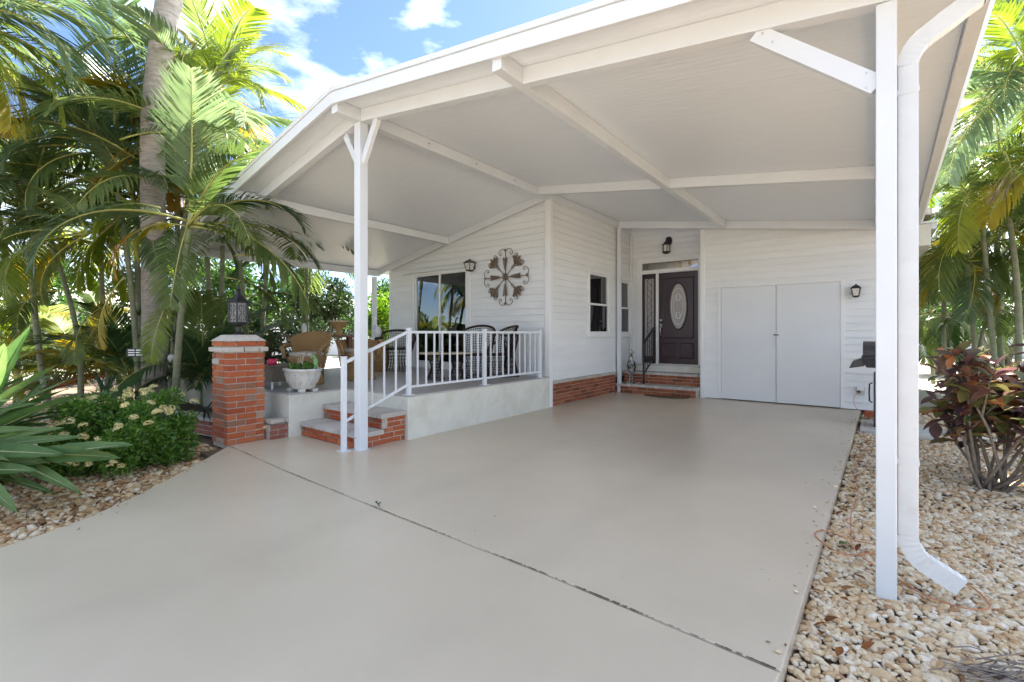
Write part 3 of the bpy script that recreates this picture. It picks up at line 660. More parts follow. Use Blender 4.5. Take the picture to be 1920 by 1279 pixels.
slope_bar('front_beam', RX + .056, .10, 3.085, 3.175, -BD, -.002); slope_bar('front_beam', xl + .2, RX - .056, 3.085, 3.175, -BD, -.002)
slope_bar('cross_beam', RX + .056, .10, 6.555, 6.645, -BD, -.002)
slope_bar('wall_beam', RX + .056, .33, 9.70, 9.79, -BD - .01, -.002)
slope_bar('rake_trim', xl + .2, RX - .06, 6.885, 6.95, -BD, -.002)
def long_beam(name, x, w, y0, y1, d=BD):
    zt = min(zc(x - w / 2), zc(x + w / 2)) - .001
    return MB().box(x - w / 2, x + w / 2, y0, y1, zc(x) - d - .006, zt).build(name, 'white', cp, bevel=.004)
rb = long_beam('ridge_beam', RX, .105, 2.80, 9.94); long_beam('mid_beam', -2.31, .09, 2.80, 9.695); long_beam('mid_beam', -7.0, .09, 2.80, 6.88)
long_beam('eave_beam', -9.38, .09, 2.85, 6.95); long_beam('eave_beam', .055, .085, 3.18, 9.69)
for y in (4.1, 5.0, 5.9): MB().box(RX + .0527, RX + .056, y - .008, y + .008, 3.72, 3.736).build('bolt', 'coal', rb)
# posts
def post(x, y, w, z0, z1):
    p = MB(); p.box(x - w / 2, x + w / 2, y - w / 2, y + w / 2, z0, z1); return p.build('post', 'white', cp, bevel=.006)
post(RX, 3.13, .108, 0.0, 3.652); post(.052, 3.13, .086, -.11, zc(.05) - BD - .004); post(-4.45, 9.66, .075, 0.0, 3.64); post(-9.44, 6.86, .09, .54, zc(-9.44) - BD - .01)
pl = MB(); pl.box(RX - .07, RX + .07, 3.06, 3.2, .001, .008); pl.build('post_base', 'white', cp)
def brace(a, b_, w=.05, h=.075): MB().bar(a, b_, w, h).build('brace', 'white', cp, bevel=.004)
brace((RX + .045, 3.13, 3.20), (RX + .30, 3.13, 3.625)); brace((RX - .045, 3.13, 3.22), (RX - .28, 3.13, 3.585))
brace((.02, 3.13, 2.60), (-.56, 3.13, 3.10), .05, .095)
for x, z in ((-.03, 2.60), (-.03, 2.68), (-.47, 3.01), (-.52, 3.08), (RX + .09, 3.24), (RX + .25, 3.57), (RX - .09, 3.26), (RX - .24, 3.55)): MB().box(x - .004, x + .004, 3.1015, 3.1045, z - .004, z + .004).build('screw', 'steel', cp)
# gutter along the right eave
g = MB(); prof = [(0, -.015), (0, -.115), (.07, -.115), (.105, -.06), (.105, .0), (.093, .0), (.093, -.055), (.064, -.103), (.012, -.103), (.012, -.015)]
ys = (2.76, 9.86); k = len(prof)
vs = [(EX(y) + .004 + px_, y, zc(EX(y)) + .06 + pz) for y in ys for px_, pz in prof]
g.add(vs, [(i, (i + 1) % k, k + (i + 1) % k, k + i) for i in range(k)] + [tuple(range(k - 1, -1, -1)), tuple(range(k, 2 * k))]); g.build('gutter', 'gutter', cp)
# downspout: rectangular pipe with crimped elbows
def rect_pipe(path, wx, wy, crimp=False):
    b = MB(); pts = [Vector(p) for p in path]; vs = []; n = len(pts)
    for i, p in enumerate(pts):
        d = (pts[min(i + 1, n - 1)] - pts[max(i - 1, 0)]).normalized(); y = Vector((0, 1, 0)); x = y.cross(d).normalized()
        s = 1 + (.05 if (crimp and i % 2) else 0)
        vs += [p + x * wx * s + y * wy * s, p - x * wx * s + y * wy * s, p - x * wx * s - y * wy * s, p + x * wx * s - y * wy * s]
    fs = [(i * 4 + j, i * 4 + (j + 1) % 4, i * 4 + 4 + (j + 1) % 4, i * 4 + 4 + j) for i in range(n - 1) for j in range(4)]
    b.add(vs, fs); return b
DX, DY = .142, 3.215
ds = rect_pipe([(DX, DY, .25), (DX, DY, 2.70)], .042, .03).build('downspout', 'gutter', cp, bevel=.004)
def arc(c, r, a0, a1, n): return [(c[0] + r * math.cos(a0 + (a1 - a0) * i / n), c[1], c[2] + r * math.sin(a0 + (a1 - a0) * i / n)) for i in range(n + 1)]
up = arc((DX + .16, DY, 2.70), .16, math.pi, math.pi * .68, 10); e = Vector(up[-1]); up2 = [e + Vector((math.sin(math.pi * .68), 0, -math.cos(math.pi * .68))) * t for t in (.08, .16, .22)]
rect_pipe(up + [tuple(q) for q in up2], .043, .031, True).build('elbow', 'gutter', ds)
e2 = up2[-1]; rect_pipe([tuple(e2), (EX(3.2) + .055, DY, 3.03), (EX(3.2) + .055, DY, 3.10)], .042, .03).build('elbow', 'gutter', ds)
dn = arc((DX + .16, DY, .25), .16, math.pi, math.pi * 1.34, 12); e = Vector(dn[-1]); dv = Vector((.88, 0, -.48)); dn2 = [e + dv * t for t in (.02, .04, .06, .08, .10, .12, .135)]
el = rect_pipe(dn + [tuple(q) for q in dn2], .043, .031, True).build('elbow', 'gutter', ds)
for z in (.62, 2.55): MB().box(DX - .046, DX + .046, DY - .034, DY + .034, z, z + .03).build('strap', 'gutter', ds)

# ================================================================== PORCH
porch = thing('porch', 'raised porch platform with painted block sides and grey floor', 'porch', (-7, 5, 0))
PP = [(-9.6, 2.95), (-5.80, 2.95), (-5.80, 3.76), (-4.50, 3.76), (-4.50, 6.91), (-4.62, 6.97), (-9.6, 6.97)]
b = MB(); b.prism(PP, -.09, .522); b.build('base', 'stucco', porch, bevel=.008)
b = MB(); b.prism([(x * 1.0 + (-.003 if x < -9 else .003 if x > -4.6 else 0), y) for x, y in PP], .5235, .54); b.build('floor', 'porchfloor', porch, bevel=.004)

def steps(name, label, x0, x1, lv, yb, m='brick', side=True, tm='treadbrick', cat='steps'):
    """lv: list of (front y, top z); brick risers, brick-edge treads"""
    t = thing(name, label, cat, ((x0 + x1) / 2, lv[0][0], 0)); zp = 0
    for i, (y, z) in enumerate(lv):
        yn = lv[i + 1][0] if i + 1 < len(lv) else yb
        core = MB().box(x0 + .012, x1 - .012, y + .022, yb - .002 * i, zp if i else 0, z - .05).build('riser', 'mortar', t)
        n = max(1, round((z - .05 - zp) / .066)); hh = (z - .05 - zp) / n
        for k in range(n):
            course(core, (x0 + .01, y + .04), (x1 - .01, y + .04), zp + k * hh, .205, hh, .07, (k % 2) * .1 + .03, m)
        if side:
            zs = zp - (.05 if i else 0); n2 = max(1, round((z - .05 - zs) / .064)); h2 = (z - .05 - zs) / n2
            if i: MB().box(x0 + .012, x1 - .012, y + .06, yb - .004, zs, zp).build('riser', 'mortar', t)
            for k in range(n2):
                ya = y + .09 if not (i and k == 0) else y + .06
                for xs_ in (x1 - .04, x0 + .04): course(core, (xs_, ya), (xs_, yb), zs + k * h2, .205, h2, .07, ((k + 1) % 2) * .1, m)
        tr = MB().box(x0, x1, y + .01, yn + .02, z - .049, z - .008).build('tread', 'mortar', t)
        nb = round((x1 - x0 + .04) / .1); w = (x1 - x0 + .04) / nb; dpt = (yn + (.03 if i + 1 < len(lv) else 0)) - y + .012
        for q in range(nb): brick(tr, (x0 - .02 + (q + .5) * w, y - .012 + dpt / 2, z - .027), (w - .005, dpt, .054), 0, tm, 'tread_brick', .001)
        zp = z
    return t
steps('porch_steps', 'two red brick steps with pale treads leading up to the porch', -5.79, -4.545, [(3.09, .18), (3.40, .36)], 3.755)
steps('entry_steps', 'two wide brick steps below the burgundy front door', -4.52, -2.79, [(9.62, .20), (10.0, .45)], 10.45, 'oldbrick', False)
MB_l = MB().box(-4.52, -2.79, 10.30, 10.452, .452, .574).build('landing', 'stucco', house)

# ------------------------------------------------------------------ railing
rl = thing('porch_railing', 'white metal railing along the porch edge and down the brick steps', 'railing', (-4.55, 3.74, .54))
def rpost(x, y, z0, z1, w=.05):
    p = MB(); p.box(x - w / 2, x + w / 2, y - w / 2, y + w / 2, z0 + .008, z1); p.box(x - w / 2 - .004, x + w / 2 + .004, y - w / 2 - .004, y + w / 2 + .004, z1, z1 + .012); p = p.build('post', 'rail', rl, bevel=.003)
    MB().box(x - .055, x + .055, y - .055, y + .055, z0 + .001, z0 + .009).build('base_plate', 'rail', p)
RYs = [3.815, 5.24, 6.69]; RXx = -4.555
rpost(-4.645, 2.975, 0, 1.035)
for y in RYs: rpost(RXx, y, .54, 1.36)
def rbar(n, a, b_, w=.04, h=.032): MB().bar(a, b_, w, h).build(n, 'rail', rl, bevel=.002)
for a, b_ in zip(RYs, RYs[1:]):
    rbar('top_rail', (RXx, a + .027, 1.318), (RXx, b_ - .027, 1.318)); rbar('bottom_rail', (RXx, a + .027, .64), (RXx, b_ - .027, .64), .03, .028)
    for k in range(1, 10):
        y = a + (b_ - a) * k / 10; MB().box(RXx - .009, RXx + .009, y - .009, y + .009, .655, 1.303).build('baluster', 'rail', rl)
A, B = Vector((-4.645, 3.0, .985)), Vector((RXx, 3.79, 1.318)); A2, B2 = Vector((-4.645, 3.0, .33)), Vector((RXx, 3.79, .665))
rbar('top_rail', A, B); rbar('bottom_rail', A2, B2, .03, .028)
for k in range(1, 5):
    p = A.lerp(B, k / 5); q = A2.lerp(B2, k / 5); MB().box(p.x - .009, p.x + .009, p.y - .009, p.y + .009, q.z + .012, p.z - .014).build('baluster', 'rail', rl)

# ------------------------------------------------------------------ brick pillar
PX0, PX1, PY0, PY1 = -6.365, -5.935, 2.285, 2.715
pil = thing('brick_pillar', 'square red brick pillar with pale cap course beside the driveway', 'pillar', (-6.15, 2.5, 0))
core = MB().box(PX0 + .012, PX1 - .012, PY0 + .012, PY1 - .012, -.05, 1.19).build('core', 'mortar', pil)
H = .0722; BL = .2095; D = .1
def ring(z, h, g, m, special=None, ex=0.0):
    """one course round the pillar: headers and stretchers turn the corner"""
    x0, x1, y0, y1 = PX0 - ex, PX1 + ex, PY0 - ex, PY1 + ex; a = D if g else 0; sides = [((x0, y0), (x1, y0)), ((x1, y0), (x1, y1)), ((x1, y1), (x0, y1)), ((x0, y1), (x0, y0))]
    for si, (p, q) in enumerate(sides):
        p, q = Vector((*p, 0)), Vector((*q, 0)); d = (q - p).normalized(); nrm = Vector((-d.y, d.x, 0)); T = (q - p).length
        s0, s1 = (0, T - D) ; 
        cuts = [s0, s0 + BL * (1.0 if g else .52), s0 + BL * (1.0 if g else .52) + BL]
        cuts = [c for c in cuts if c < s1 - .04] + [s1]
        for i, (u, v) in enumerate(zip(cuts, cuts[1:])):
            c = p + d * ((u + v) / 2) + nrm * (D / 2); mm = m
            if special and si in special and i == special[si][0]: mm = special[si][1]
            brick(pil, (c.x, c.y, z + h / 2), (v - u - .011, D, h - .012), math.atan2(d.y, d.x), mm, 'brick', .003)
for k in range(15):
    ring(-.01 + k * H, H, k % 2, 'brick', {0: (0, 'palebrick'), 3: (1, 'palebrick')} if k == 13 else None)
ring(1.078, .066, 1, 'palebrick', None, .03)
ring(1.145, .066, 0, 'brick', None, .004)
cap = MB(); x0, x1, y0, y1 = PX0 - .012, PX1 + .012, PY0 - .012, PY1 + .012; i = .085
cap.hexa([(x0, y0, 1.213), (x1, y0, 1.213), (x1, y1, 1.213), (x0, y1, 1.213), (x0 + i, y0 + i, 1.285), (x1 - i, y0 + i, 1.285), (x1 - i, y1 - i, 1.285), (x0 + i, y1 - i, 1.285)])
cap.box(x0, x1, y0, y1, 1.208, 1.2128); cap.build('cap', 'capstone', pil, bevel=.008)

# low brick planter walls either side of the pillar
def low_wall(name, label, pts, h, m, capm, dcap):
    t = thing(name, label, 'planter wall', (*pts[0], 0)); rows = max(2, round((h - .05) / .062)); hh = (h - .05) / rows
    for (a, b_) in zip(pts, pts[1:]):
        c = MB().bar((*a, (h - .06) / 2 - .02), (*b_, (h - .06) / 2 - .02), .085, h - .06 + .02).build('core', 'mortar', t)
        for k in range(rows): course(t, a, b_, -.02 + k * hh, .205, hh, .105, (k % 2) * .1, m)
        course(t, a, b_, h - .062, .24, .06, dcap, .06, capm, name='cap_brick')
    return t
low_wall('planter_wall', 'short low brick planter wall with pale cap between pillar and steps', [(-5.885, 2.725), (-5.885, 3.19)], .25, 'mauvebrick', 'palebrick', .15)
low_wall('planter_wall', 'low mauve brick planter wall left of the pillar behind flowering bush', [(-6.375, 2.52), (-7.2, 2.40), (-8.1, 2.10), (-9.2, 1.75)], .235, 'mauvebrick', 'flag', .22)
b = MB(); b.prism([(-5.92, 2.72), (-5.92, 2.94), (-9.5, 2.94), (-9.3, 1.85), (-8.1, 2.17), (-7.2, 2.46), (-6.37, 2.58)], -.08, .13); struct(b.build('planter_soil', 'soil'))
def smooth_path(p, n=6):
    p = [Vector(q) for q in p]; out = []
    for i in range(len(p) - 1):
        a, b_, c, d = p[max(i - 1, 0)], p[i], p[i + 1], p[min(i + 2, len(p) - 1)]
        for k in range(n):
            t = k / n; out.append(.5 * ((2 * b_) + (c - a) * t + (2 * a - 5 * b_ + 4 * c - d) * t * t + (3 * b_ - a - 3 * c + d) * t ** 3))
    return out + [p[-1]]
# ================================================================== LAMPS
def frame_lantern(t, c, w0, w1, z0, z1, n=4, rot=math.pi / 4, bar=.009, glass='lampglass'):
    """tapered n-sided cage: w0 radius at the bottom, w1 at the top"""
    P = lambda r, z, j: (c[0] + r * math.cos(rot + 2 * math.pi * j / n), c[1] + r * math.sin(rot + 2 * math.pi * j / n), z)
    for j in range(n):
        MB().tube([P(w0, z0, j), P(w1, z1, j)], bar, 5).build('cage_bar', 'black', t)
        g = .93; MB().add([P(w0 * g, z0, j), P(w0 * g, z0, j + 1), P(w1 * g, z1, j + 1), P(w1 * g, z1, j)], [(0, 1, 2, 3)]).build('glass_pane', glass, t)
    MB().lathe([(w0 * 1.05, z0 - .012 - c[2]), (w0 * 1.12, z0 - c[2]), (w0 * 1.05, z0 + .012 - c[2])], n, c, a0=rot).build('cage_base', 'black', t)
# gate lantern on the brick pillar
c = (-6.15, 2.5, 0)
t = thing('pillar_lantern', 'large black scrollwork lantern standing on the brick pillar', 'lantern', (-6.15, 2.5, 1.285))
MB().lathe([(.085, 1.286), (.085, 1.30), (.05, 1.315), (.034, 1.34), (.034, 1.40), (.06, 1.42), (.10, 1.435), (.10, 1.45)], 12, c).build('base', 'black', t, smooth=False)
t.scale = (.80, .80, .86)
frame_lantern(t, c, .135, .135, 1.455, 1.735, 6, math.pi / 6, .014, 'smokedglass')
MB().lathe([(.155, 1.735), (.165, 1.745), (.155, 1.765), (.10, 1.80), (.045, 1.86), (.03, 1.90), (.012, 1.905)], 6, c, a0=math.pi / 6).build('roof', 'black', t)
MB().lathe([(.014, 1.90), (.03, 1.925), (.012, 1.95), (.008, 2.0), (.002, 2.02)], 8, c).build('finial', 'black', t)
sc = MB()
for j in range(6):
    a0 = math.pi / 6 + math.pi * j / 3; p = lambda q, z: (c[0] + .128 * math.cos(a0 + math.pi / 6) - q * math.sin(a0 + math.pi / 6), c[1] + .128 * math.sin(a0 + math.pi / 6) + q * math.cos(a0 + math.pi / 6), z)
    for s in (-1, 1):
        sc.tube([p(s * q, 1.595 + z) for q, z in ((.012, .0), (.03, .03), (.042, .065), (.038, .1), (.022, .108), (.018, .09))], .005, 5)
        sc.tube([p(s * q, 1.595 - z) for q, z in ((.012, .0), (.03, .03), (.042, .065), (.038, .1), (.022, .108), (.018, .09))], .005, 5)
        sc.tube([p(s * .012, 1.47), p(s * .012, 1.73)], .003, 4)
sc.build('scrollwork', 'black', t)
for j in range(6):
    a = math.pi / 6 + math.pi * j / 3; MB().tube([(c[0] + r * math.cos(a), c[1] + r * math.sin(a), z) for r, z in ((.16, 1.75), (.185, 1.765), (.18, 1.79))], .007, 5).build('roof_curl', 'black', t)

# wall lanterns
def wall_lantern(name, label, x, yw, zt, h, w):
    t = thing(name, label, 'wall lantern', (x, yw, zt), 'black wall lanterns'); cy = yw - w * .62; c = (x, cy, 0)
    MB().lathe([(w * .34, -.0), (w * .34, .012), (w * .2, .02)], 12).build  # backplate profile below
    bp = MB(); bp.box(x - w * .22, x + w * .22, yw - .016, yw - .001, zt - h * .75, zt - h * .18); bp.build('backplate', 'black', t, bevel=.004)
    MB().tube([(x, yw - .01, zt - h * .62), (x, yw - w * .25, zt - h * .9), (x, cy, zt - h * .95)], .010, 6).build('arm', 'black', t)
    frame_lantern(t, c, w * .36, w * .56, zt - h * .88, zt - h * .34, 4, math.pi / 4, .008)
    MB().lathe([(w * .70, zt - h * .34), (w * .70, zt - h * .30), (w * .32, zt - h * .12), (w * .12, zt - h * .08), (w * .12, zt - h * .04), (w * .03, zt)], 4, c, a0=math.pi / 4).build('roof', 'black', t)
    return t
wall_lantern('wall_lantern', 'small black wall lantern beside the sliding glass door', -6.33, 6.955, 2.775, .26, .19)
wall_lantern('wall_lantern', 'black wall lantern right of the white double doors', -.235, 9.875, 2.135, .24, .15)
# entry lantern: taller, with a curved crown
t = thing('wall_lantern', 'tall dark wall lantern above the front door transom', 'wall lantern', (-3.65, 10.455, 3.1), 'black wall lanterns'); c = (-3.65, 10.35, 0)
bp = MB(); bp.lathe([(.07, 0), (.07, .015), (.05, .02)], 14); bp.v = [(-3.62 + x, 10.455 - z, 3.37 + y * 1.4) for x, y, z in bp.v]; bp.build('backplate', 'black', t)
MB().tube([(-3.62, 10.44, 3.37), (-3.63, 10.38, 3.44), (-3.65, 10.35, 3.42), (-3.65, 10.35, 3.34)], .011, 6).build('arm', 'black', t)
frame_lantern(t, c, .078, .078, 3.11, 3.26, 6, 0, .007)
MB().lathe([(.095, 3.26), (.095, 3.275), (.06, 3.30), (.03, 3.345), (.005, 3.36)], 12, c).build('roof', 'black', t)
MB().lathe([(.03, 3.07), (.085, 3.095), (.09, 3.11)], 12, c).build('base', 'black', t)

# ================================================================== WALL MEDALLION
md = thing('wall_medallion', 'round rusty metal scroll medallion with leaves on the porch wall', 'wall decoration', (-5.49, 6.94, 2.365))
MC = (-5.49, 6.925, 2.365); P = lambda r, a, y=0.0: (MC[0] + r * math.sin(a), MC[1] - y, MC[2] + r * math.cos(a))
b = MB(); b.ball(MC, (.045, .03, .045)); 
for k in range(12):
    a = math.pi * k / 6; b.add([P(.02, a), P(.055, a + .25, .015), P(.085, a, .02), P(.055, a - .25, .015)], [(0, 1, 2, 3), (3, 2, 1, 0)])
b.build('hub', 'bronze', md)
for k in range(8):
    a = math.pi * k / 4; MB().tube([P(.04, a), P(.30, a, .01), P(.50 if k % 2 == 0 else .42, a)], .008, 6).build('spoke', 'bronze', md)
    sp = MB()
    if k % 2 == 0:   # feathered spray with a bud at the end
        for q in range(5):
            r0 = .12 + q * .045
            for s in (-1, 1): sp.add([P(r0, a, .012), P(r0 + .035, a + s * .17, .02), P(r0 + .075, a + s * (.16 - q * .012), .024), P(r0 + .04, a + s * .02, .014)], [(0, 1, 2, 3), (3, 2, 1, 0)])
        bud = MB()
        for s in (-1, 0, 1): bud.add([P(.47, a, .01), P(.505, a + s * .05 + .03, .016), P(.55 - abs(s) * .03, a + s * .075, .01), P(.505, a + s * .05 - .03, .016)], [(0, 1, 2, 3), (3, 2, 1, 0)])
        bud.build('bud', 'bronze', md)
    else:            # broad lobed leaf
        for s in (-1.0, -.5, 0, .5, 1.0):
            da = s * .24; r1 = .53 - .085 * abs(s)
            sp.add([P(.315, a, .015), P(.415, a + da + .10, .028), P(r1, a + da * 1.15, .012), P(.415, a + da - .10, .028)], [(0, 1, 2, 3), (3, 2, 1, 0)])
        for s in (-1, 1): sp.tube([P(.18, a, .008), P(.24, a + s * .10, .012), P(.30, a + s * .06, .012)], .005, 5)
    sp.build('leaf_spray', 'bronze', md)
    rim = MB()
    for s in (-1, 1):
        pts = [P(.50 if k % 2 == 0 else .44, a)] if k % 2 == 0 else None
        if k % 2 == 0:
            pts = [P(.505, a), P(.535, a + s * .12), P(.53, a + s * .24), P(.49, a + s * .34), P(.445, a + s * .34), P(.43, a + s * .27), P(.455, a + s * .23), P(.475, a + s * .265)]
        else:
            pts = [P(.30, a + s * .02), P(.33, a + s * .16), P(.39, a + s * .27), P(.45, a + s * .30), P(.50, a + s * .24), P(.49, a + s * .17), P(.455, a + s * .19), P(.46, a + s * .235)]
        rim.tube(smooth_path(pts, 4), .0058, 5)
    rim.build('scroll', 'bronze', md)

# ================================================================== PORCH FURNITURE
FZ = .54
def lattice(o, th=.013):
    w = o.modifiers.new('lattice', 'WIREFRAME'); w.thickness = th; w.use_replace = True; w.use_even_offset = False
def wicker_chair(name, label, x, y, rot, m, sc=1.0, cush=None, hgt=.86, loc_z=FZ, arms=True):
    """fan-backed tub chair: flared round base, seat, wide hooped back, rolled arms"""
    t = thing(name, label, 'wicker chair', (0, 0, 0), 'wicker seats on the porch')
    ob = MB().lathe([(.25, .0), (.255, .02), (.235, .08), (.215, .14), (.205, .20), (.21, .26), (.24, .33), (.275, .385), (.27, .40)], 26).build('base', m, t, smooth=True)
    if m == 'darkwicker': lattice(ob, .014)
    MB().lathe([(.0, .38), (.27, .385), (.285, .40), (.27, .42), (.0, .42)], 22).build('seat', m, t, smooth=True)
    # back: curved shell
    b = MB(); nu, nv = 23, 12; vs = []
    for i in range(nu):
        a = math.pi * (.08 + .84 * i / (nu - 1)); e = math.sin(a) ** .5
        for j in range(nv):
            f = j / (nv - 1); top = .40 + (hgt - .40) * (.36 + .64 * e); rr = .265 + .075 * f * (0.5 + .5 * e)
            vs.append((rr * math.cos(a), rr * math.sin(a) * (1 + .12 * f), .40 + (top - .40) * f))
    fs = [(i * nv + j, (i + 1) * nv + j, (i + 1) * nv + j + 1, i * nv + j + 1) for i in range(nu - 1) for j in range(nv - 1)]
    b.add(vs, fs); o = b.build('backrest', m, t, smooth=True); lattice(o) if m == 'darkwicker' else setattr(o.modifiers.new('thick', 'SOLIDIFY'), 'thickness', .022)
    MB().tube([Vector(vs[i * nv + nv - 1]) for i in range(nu)], .020, 7).build('back_rim', m, o, smooth=True)
    if arms:
        for s in (-1, 1): MB().tube([(s * .29, .12, .60), (s * .325, -.02, .605), (s * .31, -.16, .57), (s * .27, -.20, .49), (s * .255, -.17, .40)], .028, 8).build('arm', m, t, smooth=True)
    if cush:
        c = MB(); c.lathe([(.0, .42), (.23, .42), (.255, .45), (.245, .49), (.0, .505)], 20, (0, -.01, 0)); c.build('cushion', cush, t, smooth=True)
    t.location = (x, y, loc_z); t.rotation_euler = (0, 0, rot); t.scale = (sc, sc, sc)
    return t
wicker_chair('wicker_chair', 'golden wicker tub chair with patterned cushion behind the concrete planter', -6.78, 3.72, R(36), 'wicker', 0.98, 'cushion', .80)
wicker_chair('wicker_chair', 'golden wicker chair half hidden behind the white carport post', -6.75, 4.62, R(60), 'wicker', 1.05, 'cushion', .62)
wicker_chair('wicker_chair', 'dark brown wicker chair left of the sliding glass door', -7.75, 6.2, R(50), 'darkwicker', 1.12, None, .74)
wicker_chair('wicker_chair', 'dark fan-backed wicker chair facing out from the porch wall', -5.42, 6.02, R(25), 'darkwicker', 1.0, None, .90)
wicker_chair('wicker_chair', 'dark wicker chair turned sideways next to the plant stand', -5.30, 6.45, R(-75), 'darkwicker', .97, None, .92, arms=False)
# ottoman with grey skirt
t = thing('wicker_ottoman', 'low grey wicker table with skirt and small white feet', 'side table', (-6.68, 3.18, FZ))
MB().box(-6.93, -6.43, 3.02, 3.40, .84, .865).build('top', 'greywicker', t, bevel=.008)
MB().box(-6.91, -6.45, 3.04, 3.38, .64, .838).build('skirt', 'greywicker', t, bevel=.005)
for x in (-6.90, -6.46):
    for y in (3.05, 3.37): MB().lathe([(.012, FZ + .0), (.018, FZ + .02), (.012, FZ + .05), (.016, .64)], 8, (x, y, 0)).build('foot', 'plainwhite', t)
t = thing('mug', 'bright magenta mug on the grey wicker table', 'mug', (-6.60, 3.12, .866))
MB().lathe([(.05, .867), (.058, .875), (.06, .95), (.054, .95), (.05, .885), (.0, .88)], 16, (-6.60, 3.12, 0)).build('cup', 'pink', t, smooth=True)
MB().tube([(-6.655, 3.11, .93), (-6.70, 3.10, .925), (-6.70, 3.10, .89), (-6.655, 3.11, .885)], .008, 6).build('handle', 'plainwhite', t)
# wooden table at the back with a white plate standing on it
t = thing('patio_table', 'long brown wooden table behind the golden wicker chairs', 'table', (-7.9, 4.4, FZ))
for k in range(4): MB().box(-8.9 , -6.95, 4.05 + k * .16, 4.20 + k * .16, 1.235, 1.27).build('plank', 'wood', t, bevel=.003)
for x in (-8.8, -7.05):
    for y in (4.1, 4.62): MB().box(x - .035, x + .035, y - .035, y + .035, FZ, 1.234).build('leg', 'wood', t)
t = MB(); t.lathe([(.0, 0), (.06, .004), (.10, .02), (.104, .026), (.06, .012), (.0, .008)], 20); t.v = [(-7.62 + x * .8 + z * .3, 4.15 - z, 1.375 + y) for x, y, z in t.v]
tag(t.build('plate', 'plainwhite', smooth=True), 'white oval plate leaning upright on the wooden table', 'plate')
# basket planter, drum basket and ornament
t = thing('drum_basket', 'tall round golden wicker basket near the corner porch post', 'basket', (-7.95, 5.85, FZ))
MB().lathe([(.20, .54), (.215, .56), (.205, .74), (.215, .76), (.205, .78), (.235, 1.03), (.245, 1.05), (.22, 1.05), (.20, 1.0), (.0, 1.0)], 24, (-7.95, 5.85, 0)).build('body', 'wicker', t, smooth=True)
MB().tube([(-7.95 + .21 * math.cos(q * math.pi / 12), 5.85 + .21 * math.sin(q * math.pi / 12), .75) for q in range(25)], .016, 6, caps=False).build('band', 'wicker', t)
t = thing('heron_ornament', 'white and black long-necked bird ornament standing on the drum basket', 'ornament', (-7.95, 5.85, 1.05))
bd = MB(); bd.ball((-7.95, 5.85, 1.33), (.07, .10, .13)); bd.tube([(-7.95, 5.80, 1.40), (-7.96, 5.76, 1.50), (-7.95, 5.78, 1.60), (-7.94, 5.75, 1.66)], [.04, .024, .018, .014], 8); bd.ball((-7.94, 5.75, 1.67), (.022, .034, .022)); bd.build('body', 'plainwhite', t, smooth=True)
MB().tube([(-7.94, 5.73, 1.67), (-7.93, 5.62, 1.645)], [.010, .002], 6).build('beak', 'coal', t)
bs = MB(); bs.lathe([(.09, 1.051), (.085, 1.08), (.05, 1.12), (.06, 1.2), (.03, 1.26)], 10, (-7.95, 5.85, 0)); bs.build('stand', 'coal', t)
t = thing('cone_basket', 'conical wicker plant basket with pale rim on the wooden table', 'basket', (-7.05, 4.42, 1.27))
MB().lathe([(.09, 1.272), (.10, 1.28), (.03, 1.33), (.06, 1.38), (.16, 1.49), (.17, 1.50), (.15, 1.50), (.0, 1.47)], 20, (-7.05, 4.42, 0)).build('body', 'wicker', t, smooth=True)
MB().tube([(-7.05 + .165 * math.cos(q * math.pi / 12), 4.42 + .165 * math.sin(q * math.pi / 12), 1.50) for q in range(25)], .012, 6, caps=False).build('rim', 'tan', t)
# hourglass tables and plant stand
def hourglass(t, x, y, h, r, m, z=FZ): MB().lathe([(r, z), (r, z + .015), (r * .86, z + h * .12), (r * .72, z + h * .24), (r * .6, z + h * .36), (r * .52, z + h * .48), (r * .56, z + h * .6), (r * .68, z + h * .72), (r * .84, z + h * .86), (r * .97, z + h - .015), (r, z + h)], 26, (x, y, 0)).build('pedestal', m, t, smooth=True); lattice(t.children[0], .012)
for x, y, w, lab in ((-5.72, 5.36, .27, 'low table with tan top on dark hourglass wicker pedestal, nearest the slider'), (-5.48, 5.62, .25, 'low table with tan top in front of the dark fan-backed chair')):
    t = thing('pedestal_table', lab, 'side table', (x, y, FZ), 'tan topped pedestal tables'); hourglass(t, x, y, .42, .15, 'darkwicker')
    b = MB(); b.lathe([(w, .962), (w + .006, .972), (w, .985), (.0, .985)], 26, (x, y, 0)); b.build('top', 'tan', t, smooth=False)
t = thing('plant_stand', 'tall dark wicker plant stand at the end of the railing', 'plant stand', (-5.07, 6.52, FZ))
hourglass(t, -5.07, 6.52, .72, .16, 'darkwicker'); MB().lathe([(.17, 1.26), (.18, 1.27), (.17, 1.285)], 20, (-5.07, 6.52, 0)).build('top', 'darkwicker', t)
t = thing('flower_pot', 'white pot of pale flowers on the dark plant stand', 'flower pot', (-5.07, 6.52, 1.286))
MB().lathe([(.05, 1.286), (.075, 1.37), (.08, 1.38), (.0, 1.37)], 16, (-5.07, 6.52, 0)).build('pot', 'plainwhite', t)
b = MB()
for k in range(26):
    a = random.uniform(0, 6.3); r = random.uniform(0, .11); b.ball((-5.07 + r * math.cos(a), 6.52 + r * math.sin(a), 1.39 + random.uniform(0, .05)), .022, 6, 4)
b.build('blossoms', 'plainwhite', t, smooth=True)['kind'] = 'stuff'

